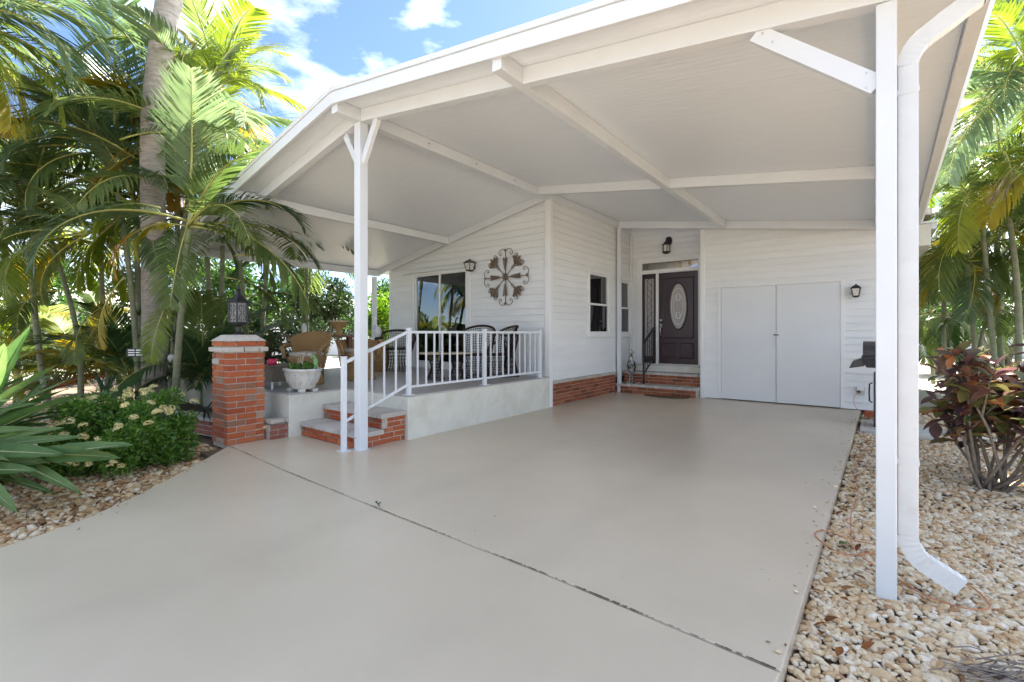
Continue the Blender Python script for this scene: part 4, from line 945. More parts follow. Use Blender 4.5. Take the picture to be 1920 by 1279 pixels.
# cast concrete planter
t = thing('concrete_planter', 'oval cast concrete planter with relief pattern at the porch edge', 'planter', (-5.98, 3.22, FZ)); t.scale = (1.16, 1.16, 1.05); c = (-5.98, 3.22, 0)
MB().lathe([(.15, .575), (.165, .59), (.20, .66), (.235, .75), (.242, .79), (.262, .80), (.265, .825), (.25, .83), (.225, .82), (.215, .80), (.0, .795)], 32, c, sy=.72).build('bowl', 'concretepot', t, smooth=True)
for sx in (-1, 1):
    for sy in (-1, 1): MB().box(c[0] + sx * .12 - .035, c[0] + sx * .12 + .035, c[1] + sy * .075 - .03, c[1] + sy * .075 + .03, FZ + .001, .58).build('foot', 'concretepot', t, bevel=.008)
sw = MB()
for k in range(18):
    a = 2 * math.pi * k / 18; 
    def q(da, z): 
        r = np.interp(z, [.59, .66, .75, .79], [.168, .203, .237, .244]); return (c[0] + r * math.cos(a + da), c[1] + .72 * r * math.sin(a + da), z)
    sw.tube([q(-.1, .64), q(-.02, .68), q(.06, .72), q(.1, .755), q(.04, .77), q(0, .745)], .0045, 5)
sw.build('relief', 'concretepot', t, smooth=True)['kind'] = 'stuff'
# figurine bird in the planter
t = thing('bird_stake', 'small green parrot ornament on a stake in the concrete planter', 'ornament', (-5.76, 3.27, .82))
MB().tube([(-5.86, 3.25, .80), (-5.79, 3.26, .83), (-5.755, 3.27, .88)], .008, 6).build('stake', 'plainwhite', t)
M['parrot'] = mat('parrot_green', (0.16, 0.34, 0.13), 0.4, 0.25, 12)
b = MB(); b.ball((-5.745, 3.27, .93), (.032, .034, .062)); b.ball((-5.755, 3.25, 1.0), (.024, .026, .026)); b.tube([(-5.74, 3.28, .89), (-5.73, 3.3, .83)], [.018, .008], 6); b.build('body', 'parrot', t, smooth=True)
MB().tube([(-5.76, 3.228, 1.0), (-5.765, 3.21, .985)], [.01, .002], 6).build('beak', 'tan', t)

# ================================================================== ENTRY ITEMS
t = thing('handrail', 'black metal handrail on the front door steps', 'handrail', (-3.95, 9.8, .2))
for y, z0, z1 in ((9.80, .20, 1.06), (10.38, .575, 1.42)): MB().box(-3.967, -3.933, y - .017, y + .017, z0, z1).build('post', 'black', t)
MB().bar((-3.95, 9.78, 1.07), (-3.95, 10.40, 1.43), .04, .025).build('top_rail', 'black', t); MB().bar((-3.95, 9.817, .42), (-3.95, 10.363, .74), .025, .02).build('bottom_rail', 'black', t)
for k in range(1, 5): y = 9.80 + .58 * k / 5; MB().box(-3.957, -3.943, y - .007, y + .007, .42 + .32 * k / 5, 1.06 + .36 * k / 5).build('baluster', 'black', t)
# standing bird statue
t = thing('bird_statue', 'tall slender black and white bird statue on the lower entry step', 'statue', (-4.24, 9.78, .2)); x, y = -4.24, 9.80
M['statue'] = mat('mottled_statue', (0.42, 0.40, 0.38), 0.5, 0.8, 22, 0.4, 40, dirt=(0.05, 0.05, 0.05), dscale=14, dpos=(0.48, 0.56))
MB().tube([(x, y + .02, .42), (x, y, .55), (x, y - .01, .68), (x + .005, y - .01, .76), (x + .01, y - .01, .83), (x + .015, y - .015, .88)], [.035, .075, .07, .045, .030, .034], 12).build('body', 'statue', t, smooth=True)
h = MB(); h.ball((x + .015, y - .02, .90), (.042, .042, .038)); h.tube([(x + .045, y - .03, .90), (x + .115, y - .05, .885)], [.016, .004], 8); h.build('head', 'statue', t, smooth=True)
for s in (-1, 1):
    MB().tube([(x + s * .028, y, .45), (x + s * .03, y + .005, .32), (x + s * .03, y, .235)], [.022, .013, .012], 8).build('leg', 'statue', t, smooth=True)
    MB().tube([(x + s * .065, y + .01, .68), (x + s * .082, y + .02, .56), (x + s * .06, y + .04, .44)], [.02, .026, .008], 8).build('wing', 'coal', t, smooth=True)
MB().lathe([(.10, .2005), (.105, .215), (.09, .235), (.0, .24)], 14, (x, y, 0)).build('base', 'statue', t)
# half-round doormat
b = MB(); pts = [(-3.38 + .46 * math.cos(a), 9.60 - .30 * math.sin(a)) for a in np.linspace(0, math.pi, 24)]; b.prism(pts, .001, .016)
tag(b.build('doormat', 'mat', bevel=.004), 'dark half-round doormat below the front door steps', 'doormat')

# ================================================================== GRILL, OUTLET, CORD
t = thing('barbecue_grill', 'dark barbecue grill with folding shelf standing behind the right post', 'grill', (.18, 8.5, -.02))
b = MB(); b.box(.0, .36, 8.32, 8.72, .05, .74); b.build('cabinet', 'grill', t, bevel=.01)
b = MB(); b.tube([(-.012, 8.40, .60), (-.045, 8.40, .58), (-.05, 8.40, .46), (-.045, 8.40, .34), (-.012, 8.40, .32)], .011, 6); b.build('handle', 'coal', t)
hb = MB(); hb.hexa([(-.08, 8.26, .82), (.44, 8.26, .82), (.44, 8.78, .82), (-.08, 8.78, .82), (-.14, 8.22, .98), (.50, 8.22, .98), (.50, 8.82, .98), (-.14, 8.82, .98)]); hb.build('firebox', 'grill', t, bevel=.012)
ld = MB(); n = 8
for i in range(n):
    a0, a1 = math.pi * i / n, math.pi * (i + 1) / n; f = lambda a: (8.52 - .30 * math.cos(a), .99 + .20 * math.sin(a))
    (ya, za), (yb, zb) = f(a0), f(a1); ld.add([(-.12, ya, za), (.48, ya, za), (.48, yb, zb), (-.12, yb, zb)], [(0, 1, 2, 3)])
ld.add([(-.12, 8.52 - .30 * math.cos(math.pi * i / n), .99 + .20 * math.sin(math.pi * i / n)) for i in range(n + 1)], [tuple(range(n + 1))]); ld.add([(.48, 8.52 - .30 * math.cos(math.pi * i / n), .99 + .20 * math.sin(math.pi * i / n)) for i in range(n + 1)], [tuple(range(n, -1, -1))])
ld.build('lid', 'grill', t)
MB().hexa([(-.28, 8.30, .80), (-.10, 8.30, .84), (-.10, 8.74, .84), (-.28, 8.74, .80), (-.24, 8.30, .90), (-.10, 8.30, .96), (-.10, 8.74, .96), (-.24, 8.74, .90)]).build('side_shelf', 'grill', t, bevel=.006)
for x in (.02, .34):
    w = MB(); w.lathe([(.05, -.02), (.055, 0), (.05, .02)], 12); w.v = [(x + z, 8.36 + xx, .035 + y) for xx, y, z in w.v]; w.build('caster', 'coal', t)
b = MB(); b.box(-.15, .62, 8.05, 8.95, -.10, -.018); struct(b.build('paver_pad', 'paver', bevel=.008))
b = MB(); b.box(-.12, .02, 9.30, 9.52, -.02, .055); tag(b.build('loose_brick', 'brick', bevel=.005), 'loose red brick lying at the back corner of the slab', 'brick')
t = thing('wall_outlet', 'weathered white electrical outlet low on the wall by the grill', 'outlet', (-.17, 9.875, .33))
MB().box(-.235, -.115, 9.845, 9.8735, .27, .395).build('box', 'paver', t, bevel=.004); MB().box(-.225, -.125, 9.828, 9.844, .34, .40).build('cover_flap', 'plainwhite', t, bevel=.003)
MB().box(-.215, -.175, 9.80, 9.8445, .30, .335).build('plug', 'coal', t)
cord = [(-.195, 9.80, .315), (-.24, 9.72, .28), (-.262, 9.68, .18), (-.235, 9.66, .07), (-.15, 9.60, .012), (-.10, 9.2, -.03), (-.09, 8.6, -.005), (-.11, 7.9, -.04), (-.05, 7.2, -.035), (-.10, 6.4, -.035), (-.15, 5.6, -.035), (-.10, 4.9, -.03), (-.13, 4.3, -.03), (-.12, 3.9, -.03), (-.10, 3.62, -.03), (-.03, 3.45, -.03), (.10, 3.30, -.03), (.22, 3.17, -.03), (.36, 3.15, -.03), (.45, 3.24, -.03), (.40, 3.45, -.03), (.22, 3.62, -.03), (.05, 3.72, -.025), (-.12, 3.72, -.02), (-.25, 3.70, .005), (-.30, 3.62, .007), (-.27, 3.52, .004), (-.16, 3.45, -.02), (-.05, 3.52, -.025), (.03, 3.66, -.03)]
b = MB().tube(smooth_path(cord), .0036, 6); tag(b.build('extension_cord', 'orangecord', smooth=True), 'orange extension cord looping over the gravel along the slab edge', 'cord')
for x, y, rz, s in ((1.35, 8.35, .2, .32), (.85, 8.6, -.3, .25), (1.9, 7.9, .5, .28)):
    pts = [(x + s * random.uniform(.8, 1.1) * math.cos(a + rz), y + .62 * s * random.uniform(.8, 1.1) * math.sin(a + rz)) for a in np.linspace(0, 2 * math.pi, 9)[:-1]]
    lab = {1.35: 'large grey stepping stone in the gravel behind the croton', .85: 'small grey stepping stone next to the downspout gravel', 1.9: 'grey stepping stone furthest right beside the croton stems'}[x]
    tag(MB().prism(pts, -.09, -.028).build('stepping_stone', 'flag', bevel=.008), lab, 'stepping stone', 'stepping stones in the gravel')
# name plate tied to the palm trunk
t = thing('plant_sign', 'small black sign with white lettering tied to the tall palm trunk', 'sign', (-8.19, 1.98, 1.05))
sg = MB().bar((-8.36, 1.92, 1.03), (-8.14, 2.09, 1.03), .012, .12).build('board', 'coal', t, bevel=.003)
MB().bar((-8.25, 2.01, 1.03), (-8.47, 2.25, 1.03), .03, .03).build('bracket', 'coal', t)
for k in range(3):
    for a, b_ in ((.12, .44), (.52, .86) if k != 1 else (.50, .74)):
        p = Vector((-8.36, 1.92, 1.065 - k * .034)).lerp(Vector((-8.14, 2.09, 1.065 - k * .034)), a) + Vector((.006, -.0075, 0)); q = Vector((-8.36, 1.92, 1.065 - k * .034)).lerp(Vector((-8.14, 2.09, 1.065 - k * .034)), b_) + Vector((.006, -.0075, 0))
        MB().bar(p, q, .003, .016).build('lettering', 'plainwhite', sg)
# ================================================================== VEGETATION
TH = 0.6568
def W(px, py, d):   # picture-frame polar position -> world (used once, to lay the plants out)
    r = (px - 960) / 879.2 * d; c, s = math.cos(TH), math.sin(TH); return (r * c - d * s, r * s + d * c, 1.305 - (py - 624.8) * d / 879.2)
def frond_mesh(seed, bend, n=54, ll=.32, w=.0078, vee=.35, droop=.5, twist=0.0):
    """pinnate frond of length 1 along +X, curving down by `bend` radians; slot 0 leaflets, slot 1 stalk"""
    r = random.Random(seed); b = MB()
    N_ = 14; pts = [Vector((0, 0, 0))]; ang = []
    for i in range(N_):
        t = (i + .5) / N_; a = -bend * t ** 1.6; ang.append(a); pts.append(pts[-1] + Vector((math.cos(a), math.sin(twist) * .2 * t, math.sin(a))) / N_)
    b.tube(pts, [.0105 * (1 - .85 * i / N_) for i in range(N_ + 1)], 5, 1)
    def at(t):
        s = t * N_; i = min(int(s), N_ - 1); return pts[i].lerp(pts[i + 1], s - i), (pts[i + 1] - pts[i]).normalized()
    for k in range(n):
        t = .16 + .83 * (k / (n - 1)); p, d = at(t)
        side = Vector((0, 1, 0)); up = d.cross(side) * -1 if d.cross(side).z < 0 else d.cross(side)
        prof = (math.sin(math.pi * min(1, (t - .10) / .9 * .92 + .08)) ** .55)
        for s in (-1, 1):
            if r.random() < .05: continue
            L = ll * prof * r.uniform(.85, 1.08); fw = .55 + .75 * t + r.uniform(-.12, .12)
            v = vee * r.uniform(.5, 1.3) * (1 - .5 * t)
            dr = (side * s + d * fw + up * v).normalized(); q = p.copy(); ps = [q]
            for j in range(3):
                dr = (dr + Vector((0, 0, -1)) * droop * r.uniform(.12, .42) * (j + .4)).normalized(); q = q + dr * L / 3; ps.append(q)
            nrm = dr.cross(up).normalized() if dr.cross(up).length > .05 else side
            ww = w * r.uniform(.8, 1.15); x = (nrm * .8 + up * .25 * s).normalized()
            vs = [ps[0] - x * ww * .35, ps[0] + x * ww * .35, ps[1] - x * ww, ps[1] + x * ww, ps[2] - x * ww * .75, ps[2] + x * ww * .75, ps[3]]
            b.add(vs, [(0, 1, 3, 2), (2, 3, 5, 4), (4, 5, 6)], 0)
    me = b.mesh('frond', smooth=True); me.materials.append(M['f_green']); me.materials.append(M['rachis']); return me
FR = {}
for i, bd in enumerate((.5, .9, 1.3, 1.8, 2.3)):
    FR[i] = [frond_mesh(100 + i * 3 + k, bd, vee=.5 - .08 * i, droop=.3 + .14 * i, twist=(k - 1) * .8) for k in range(3)]
def frond(parent, at_, phi, elev, L, kind, m, roll=0.0, wide=1.0):
    """phi: compass in the picture's own frame (0 right, 90 away), elev in degrees"""
    me = random.choice(FR[kind]); rot = Matrix.Rotation(R(phi) + TH, 4, 'Z') @ Matrix.Rotation(-R(elev), 4, 'Y') @ Matrix.Rotation(R(roll), 4, 'X')
    return piece(me, 'frond', parent, at_, rot.to_euler(), (L, L * wide, L), m)
PALG = ['f_green', 'f_green', 'f_blue', 'f_dark', 'f_lime']
def cane(parent, base, top, r0=.045, r1=.032, bow=.12, shaft=.42, name='stem'):
    base, top = Vector(base), Vector(top); side = Vector((random.uniform(-1, 1), random.uniform(-1, 1), 0)) * bow; n = 26; pts = []; rs = []
    for i in range(n + 1):
        t = i / n; pts.append(base.lerp(top, t) + side * math.sin(math.pi * t)); rs.append((r0 + (r1 - r0) * t) * (1.10 if i % 2 else 1.0))
    o = MB().tube(pts, rs, 9).build(name, 'cane', parent, smooth=True)
    d = (pts[-1] - pts[-3]).normalized(); sh = [top + d * q for q in (-.02, .08, .25, shaft)]
    MB().tube(sh, [r1 * 1.15, r1 * 1.5, r1 * 1.2, r1 * .6], 9).build('crownshaft', 'shaft', o, smooth=True)
    return top + d * shaft * .75, d
def crown(parent, c, n, L, mats, seed, lean=0, phis=None, lo=-15, hi=80):
    r = random.Random(seed); ph = r.uniform(0, 360)
    for i in range(n):
        f = i / max(1, n - 1); e = hi - (hi - lo) * f ** .8 + r.uniform(-10, 10); p = ph + i * 137.5 + r.uniform(-18, 18)
        k = 1 if e > 60 else 2 if e > 30 else r.choice((2, 3))
        mm = r.choice(mats) if f < .8 or 'f_dark' in mats else r.choice(mats + ['f_lime', 'f_yellow'])
        frond(parent, (c[0], c[1], c[2] - .05 * f), p, e, L * r.uniform(.85, 1.15), k, mm, r.uniform(-15, 15))

# ---- tall single palm with grey ringed trunk
t = thing('tall_palm', 'tall palm with thick grey ringed trunk rising out of the picture', 'palm tree', (*W(291, 830, 7.05)[:2], .0))
KP = smooth_path([W(291, 830, 7.05), W(290, 740, 7.0), W(288, 450, 6.9), W(286, 300, 6.8), W(292, 180, 6.65), W(317, 0, 6.45), W(352, -160, 6.3), W(392, -330, 6.2), W(450, -620, 6.1)], 9)
rs = [(.150 + .05 * math.exp(-i / 5) - .002 * max(0, 10 - i)) * (1.02 if i % 2 else .985) for i in range(len(KP))]
MB().tube(KP, rs, 20).build('trunk', 'bark', t, smooth=True)
crown(t, KP[-1], 15, 2.7, ['f_green', 'f_blue'], 5, lo=-30)

# ---- areca clumps on the left
def clump(name, label, stems, L, mats, seed, nf=8, r0=.045, group='areca palm clumps', lo=-15, hi=80):
    b0 = stems[0][0]; t = thing(name, label, 'palm', (b0[0], b0[1], 0), group)
    for i, (b_, c, *cn) in enumerate(stems):
        top, d = cane(t, b_, c, r0 * random.uniform(.85, 1.1), r0 * .72)
        crown(t, top, cn[0] if cn else nf, L * random.uniform(.9, 1.1), mats, seed * 10 + i, lo=lo, hi=hi)
    return t
A = clump('areca_palm', 'areca palm clump with many canes around the tall grey trunk', [
    (W(262, 790, 7.5), W(214, 320, 7.5), 11), (W(325, 790, 6.9), W(352, 455, 6.3), 4), (W(312, 790, 7.6), W(333, 400, 7.5), 9), (W(300, 790, 7.9), W(366, 300, 7.4)), (W(280, 790, 7.8), W(255, 420, 7.6))],
    2.0, ['f_green', 'f_blue', 'f_green', 'f_blue'], 11, 14)
c = W(352, 425, 6.25)
for phi, e, L, k, m in ((0, 38, 1.75, 3, 'f_dark'), (-35, 25, 1.7, 3, 'f_green'), (12, 12, 1.8, 2, 'f_dark'), (-10, -5, 1.6, 2, 'f_green'), (-165, 12, .95, 4, 'f_yellow'), (-20, 60, 1.8, 2, 'f_green'), (-60, -25, 1.5, 2, 'f_green')): frond(A, c, phi, e, L, k, m)
frond(A, W(225, 262, 6.5), 8, 24, 1.45, 3, 'f_blue')
c = W(214, 285, 7.45)
for phi, e, L, k, m in ((0, 52, 2.1, 3, 'f_blue'), (5, 22, 2.0, 3, 'f_blue'), (182, 62, 2.5, 1, 'f_blue'), (160, 74, 2.6, 1, 'f_blue'), (20, 70, 2.5, 1, 'f_blue'), (-40, 80, 2.4, 0, 'f_blue'), (200, 50, 2.4, 2, 'f_green'), (180, 25, 2.0, 3, 'f_green'), (170, 5, 1.9, 2, 'f_green'), (-120, 10, 1.6, 3, 'f_dark'), (-20, 0, 1.5, 3, 'f_green')): frond(A, c, phi, e, L, k, m)
# yellowing fronds that hang low in front of the trunk
for px, py, d, phi, e, L, k, m in ((232, 520, 5.9, -110, -55, .95, 1, 'f_yellow'), (318, 560, 5.8, -80, -50, .85, 1, 'f_lime'), (300, 390, 6.0, 185, 15, 1.1, 3, 'f_lime'), (285, 420, 6.1, -130, -35, .9, 2, 'f_yellow')): frond(A, W(px, py, d), phi, e, L, k, m)

B = clump('areca_palm', 'yellowing areca palm standing behind the trunk near the roof corner', [(W(400, 800, 8.6), W(408, 190, 8.0)), (W(385, 800, 8.8), W(372, 330, 8.4))], 1.9, ['f_lime', 'f_green', 'f_yellow', 'f_lime'], 21, 12)
c = W(395, 165, 7.9)
for phi, e, L, k, m in ((0, 40, 1.55, 3, 'f_green'), (-15, 15, 1.5, 3, 'f_lime'), (175, 50, 1.2, 3, 'f_yellow'), (-90, 35, 1.2, 4, 'f_yellow'), (20, 75, 1.3, 1, 'f_lime'), (160, 78, 1.3, 1, 'f_yellow')): frond(B, c, phi, e, L, k, m)
Cc = clump('areca_palm', 'green areca palm clump at the far left behind the paddle-leaved plant', [(W(95, 790, 7.6), W(60, 420, 7.2)), (W(150, 790, 7.9), W(105, 480, 7.7)), (W(40, 790, 8.2), W(-10, 360, 7.8)), (W(215, 790, 8.4), W(190, 460, 8.2))], 1.9, ['f_green', 'f_lime', 'f_green', 'f_blue'], 31, 14)
c = W(165, 440, 6.4)
for phi, e, L, k, m in ((180, 35, 1.5, 3, 'f_blue'), (200, 10, 1.5, 3, 'f_green'), (160, 55, 1.5, 2, 'f_green'), (225, -10, 1.3, 3, 'f_lime'), (190, -30, 1.2, 2, 'f_green')): frond(Cc, c, phi, e, L, k, m)
for px, py, d, phi, e, L, k, m in ((60, 560, 6.6, 200, -25, 1.0, 2, 'f_lime'), (110, 545, 6.4, 170, 0, 1.2, 3, 'f_green'), (70, 600, 6.6, -120, -45, .8, 2, 'f_yellow'), (160, 600, 7.0, -60, -20, .9, 2, 'f_green'), (205, 610, 7.0, 200, -10, .9, 3, 'f_dark')): frond(Cc, W(px, py, d), phi, e, L, k, m)
D = clump('areca_palm', 'tall areca palm at the upper left corner with drooping golden fronds', [(W(-210, 830, 6.2), W(-150, 60, 5.6)), (W(-280, 830, 6.6), W(-260, 180, 6.4))], 1.9, ['f_blue', 'f_lime', 'f_green'], 41, 9)
c = W(-150, 20, 5.5)
for phi, e, L, k, m in ((10, 15, 2.1, 3, 'f_blue'), (-15, -5, 2.0, 3, 'f_lime'), (0, -25, 1.9, 2, 'f_yellow'), (25, 45, 2.3, 3, 'f_blue'), (5, -40, 1.7, 1, 'f_yellow'), (35, 5, 2.1, 3, 'f_green'), (20, -12, 2.0, 2, 'f_lime'), (15, 30, 2.2, 3, 'f_blue')): frond(D, c, phi, e, L, k, m)
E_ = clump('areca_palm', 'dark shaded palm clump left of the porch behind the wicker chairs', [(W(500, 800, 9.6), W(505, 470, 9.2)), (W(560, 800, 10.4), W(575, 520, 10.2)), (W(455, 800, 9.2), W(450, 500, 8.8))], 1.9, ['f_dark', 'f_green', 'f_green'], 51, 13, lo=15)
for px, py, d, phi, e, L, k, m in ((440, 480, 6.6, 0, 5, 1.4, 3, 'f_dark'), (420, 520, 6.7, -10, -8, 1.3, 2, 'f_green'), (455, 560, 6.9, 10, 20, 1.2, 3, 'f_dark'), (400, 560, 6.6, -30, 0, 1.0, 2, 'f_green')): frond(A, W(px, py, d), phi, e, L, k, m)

for i, (px, d, lab) in enumerate(((30, 8.3, 'young palm at the far left behind the paddle leaves'), (150, 8.6, 'young palm between the far left palms and the tall trunk'), (245, 8.0, 'young palm just left of the tall grey trunk'), (380, 7.6, 'young palm between the tall trunk and the brick pillar'), (440, 8.6, 'young dark palm behind the brick pillar lantern'), (90, 9.4, 'young palm furthest back between the far left canes'), (200, 9.6, 'young palm furthest back left of the tall trunk'))):
    b_ = W(px, 700, d); t = thing('young_palm', lab, 'palm', (b_[0], b_[1], 0), 'young palms in the left bed'); rr_ = random.Random(300 + i)
    MB().tube([(b_[0], b_[1], -.08), (b_[0], b_[1], .5)], [.05, .03], 8).build('stem', 'shaft', t, smooth=True)
    for k in range(17): frond(t, (b_[0], b_[1], .45 + .02 * k), k * 137.5 + rr_.uniform(-20, 20), rr_.uniform(15, 80), rr_.uniform(1.1, 1.8), rr_.choice((1, 2, 2, 3)), rr_.choice(['f_green', 'f_dark', 'f_green', 'f_lime', 'f_yellow'] if px < 300 else ['f_dark', 'f_green', 'f_dark']))
# ---- leafy shrubs and trees: clumped small leaves through the crown's volume
def leaf_cloud(centers, radii, n, size, seed, asp=.42, out=.6):
    """n folded leaves scattered around clump centres; returns MB-like mesh"""
    g = np.random.default_rng(seed); k = len(centers); ci = g.integers(0, k, n); C_ = np.array(centers)[ci]; Rr_ = np.array(radii)[ci]
    v = g.normal(size=(n, 3)); v /= np.linalg.norm(v, axis=1)[:, None]; rad = (g.random(n) ** .45)[:, None]; pos = C_ + v * rad * Rr_
    dr = v * out + g.normal(size=(n, 3)) * .6 + np.array([0, 0, .25]); dr /= np.linalg.norm(dr, axis=1)[:, None]
    sd = np.cross(dr, g.normal(size=(n, 3))); sd /= np.linalg.norm(sd, axis=1)[:, None]; nm = np.cross(dr, sd)
    L_ = (size * g.uniform(.6, 1.25, n))[:, None]; w = L_ * asp
    p0 = pos; p1 = pos + dr * L_ * .45 + sd * w * .5 + nm * L_ * .08; p2 = pos + dr * L_; p3 = pos + dr * L_ * .45 - sd * w * .5 + nm * L_ * .08
    V = np.stack([p0, p1, p2, p3], 1).reshape(-1, 3); i = np.arange(n)[:, None] * 4
    F = np.concatenate([i + np.array([[0, 1, 2]]), i + np.array([[0, 2, 3]])], 0)
    return V, F
def np_mesh(name, V, F, m, off, smooth=False):
    me = bpy.data.meshes.new(name); V = (V - np.array(off)).astype(np.float32); F = np.asarray(F, np.int32); k = F.shape[1]
    me.vertices.add(len(V)); me.vertices.foreach_set('co', V.ravel()); me.loops.add(F.size); me.loops.foreach_set('vertex_index', F.ravel())
    me.polygons.add(len(F)); me.polygons.foreach_set('loop_start', np.arange(0, F.size, k, dtype=np.int32)); me.polygons.foreach_set('loop_total', np.full(len(F), k, np.int32))
    if smooth: me.polygons.foreach_set('use_smooth', np.ones(len(F), bool))
    me.materials.append(M[m]); me.update(); me.validate(); return me
def link(name, me, parent=None):
    o = bpy.data.objects.new(name, me); col.objects.link(o)
    if parent is not None: o.parent = parent; WL[o.name] = WL[parent.name]
    else: WL[o.name] = (0, 0, 0)
    return o
def shrub(name, label, c, rad, n, size, m, seed, cat='shrub', k=22, trunk=.03, asp=.42, shell=.75, group=None, zb=-.09):
    g = np.random.default_rng(seed); t = thing(name, label, cat, (c[0], c[1], zb), group); cs = []; rr = []
    for i in range(k):
        v = g.normal(size=3); v /= np.linalg.norm(v); q = shell * g.uniform(.55, 1.0)
        cs.append((c[0] + v[0] * rad[0] * q, c[1] + v[1] * rad[1] * q, c[2] + v[2] * rad[2] * q)); s = g.uniform(.22, .42); rr.append((rad[0] * s, rad[1] * s, rad[2] * s))
    V, F = leaf_cloud(cs, rr, n, size, seed + 1, asp); link('crown', np_mesh('crown', V, F, m, (c[0], c[1], zb)), t)
    for i in range(min(k, 9)):
        a = Vector((c[0] + g.uniform(-.2, .2) * rad[0] * .5, c[1] + g.uniform(-.2, .2) * rad[1] * .5, zb)); e = Vector(cs[i]); mid = a.lerp(e, .5) + Vector((0, 0, .1 * rad[2]))
        MB().tube([a, mid, e], [trunk, trunk * .7, trunk * .3], 6).build('branch', 'twig', t, smooth=True)
    return t
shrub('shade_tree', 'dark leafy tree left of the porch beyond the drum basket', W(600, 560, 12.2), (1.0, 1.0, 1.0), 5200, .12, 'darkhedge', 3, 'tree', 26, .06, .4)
shrub('leafy_shrub', 'sunlit green shrub seen behind the white carport post', W(650, 590, 13.5), (1.0, 1.0, .9), 4200, .11, 'hedge', 5, 'shrub', 24)
shrub('leafy_shrub', 'bright yellow green shrub between corner porch post and house wall', W(722, 600, 14.2), (.85, .85, 1.05), 3600, .13, 'bright', 7, 'shrub', 20)
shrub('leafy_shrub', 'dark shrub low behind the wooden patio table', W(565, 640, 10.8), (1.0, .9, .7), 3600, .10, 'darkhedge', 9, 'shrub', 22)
for i, (px, py, d, rd, m, lab) in enumerate((
    (60, 560, 17, (2.4, 2.2, 2.0), 'hedge', 'large green background tree at the far left'),
    (330, 520, 16, (2.6, 2.2, 2.4), 'darkhedge', 'dark background tree behind the tall palm trunk'),
    (-150, 600, 15, (2.0, 2.0, 1.8), 'hedge', 'leafy background tree beyond the left edge of the beds'),
    (480, 560, 15, (2.0, 2.0, 1.8), 'hedge', 'background tree behind the pillar lantern'),
    (735, 565, 30, (1.6, 1.6, 1.5), 'hedge', 'small distant tree beside the white neighbouring house'))):
    shrub('background_tree', lab, W(px, py, d), rd, 5200, .2, m, 60 + i * 2, 'tree', 26, .09, .45, group='background trees')
for i, (px, py, d, rd, m, lab) in enumerate((
    (1760, 600, 16, (1.6, 1.6, 1.1), 'hedge', 'background bush right of the house behind the low palms'),
    (1880, 560, 18, (2.4, 2.0, 1.9), 'hedge', 'large background tree behind the right hand palms'),
    (2050, 540, 15, (2.2, 2.0, 2.0), 'bright', 'light green background tree at the far right edge'))):
    shrub('background_tree', lab, W(px, py, d), rd, 4600, .18, m, 90 + i * 2, 'tree', 24, .08, .45, group='background trees')

for i, (px, py, d, rd, m, lab) in enumerate((
    (-20, 640, 12.0, (1.3, 1.2, .9), 'hedge', 'green shrub at the far left behind the yellow fronds'),
    (120, 655, 12.5, (1.2, 1.2, .8), 'hedge', 'green shrub left of the tall palm behind the fallen sheaths'),
    (235, 660, 11.0, (.9, .9, .7), 'darkhedge', 'dark shrub directly behind the tall palm trunk'),
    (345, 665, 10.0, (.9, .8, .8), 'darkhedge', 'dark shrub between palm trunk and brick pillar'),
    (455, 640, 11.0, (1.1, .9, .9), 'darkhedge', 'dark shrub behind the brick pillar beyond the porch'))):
    shrub('leafy_shrub', lab, W(px, py, d), rd, 3000, .12, m, 120 + i * 2, 'shrub', 20)
# ---- right hand palms
Rg = 'areca palms right of the house'
F1 = clump('areca_palm', 'areca palm with leaning canes right of the house eave', [(W(1872, 760, 8.3), W(1843, 440, 8.0)), (W(1905, 760, 8.0), W(1880, 340, 7.7)), (W(1930, 760, 8.4), W(1925, 400, 8.4))], 1.8, ['f_green', 'f_blue', 'f_lime', 'f_green'], 71, 14, group=Rg, lo=-25)
F2 = clump('areca_palm', 'tall areca palm overhanging the upper right corner', [(W(1985, 800, 6.6), W(1950, 190, 6.4)), (W(2040, 800, 7.0), W(2030, 330, 6.8))], 1.9, ['f_blue', 'f_green', 'f_lime'], 73, 12, group=Rg)
c = W(1935, 160, 6.3)
F5 = clump('areca_palm', 'dense areca palm directly behind the croton bush', [(W(1830, 790, 8.8), W(1815, 520, 8.6)), (W(1790, 790, 9.6), W(1778, 470, 9.4)), (W(1890, 790, 9.2), W(1870, 480, 9.0))], 1.7, ['f_green', 'f_blue', 'f_green'], 79, 12, group=Rg, lo=-35)
for phi, e, L, k, m in ((180, 30, 1.6, 3, 'f_blue'), (170, 5, 1.6, 2, 'f_green'), (200, 55, 1.5, 2, 'f_lime'), (150, -20, 1.4, 2, 'f_green'), (-150, 15, 1.4, 3, 'f_blue')): frond(F2, c, phi, e, L, k, m)
F3 = clump('areca_palm', 'low dense palm clump behind the croton bush', [(W(1790, 720, 10.5), W(1785, 610, 10.3)), (W(1850, 720, 9.6), W(1850, 600, 9.4)), (W(1750, 720, 12), W(1745, 610, 11.8))], 1.5, ['f_green', 'f_dark', 'f_green', 'f_blue'], 75, 9, group=Rg)
F4 = clump('areca_palm', 'distant pale palm clump beyond the house eave', [(W(1800, 720, 14), W(1800, 300, 13.5)), (W(1870, 720, 14), W(1875, 220, 13.5)), (W(1960, 720, 12), W(1960, 120, 11.5))], 2.6, ['f_lime', 'f_blue', 'f_green'], 77, 12, group=Rg)
for px, py, d, phi, e, L in ((1905, 310, 6.6, 205, -30, .95), (1925, 300, 6.6, 195, -38, .8)): frond(F1, W(px, py, d), phi, e, L, 0, 'f_brown', 0, .35)

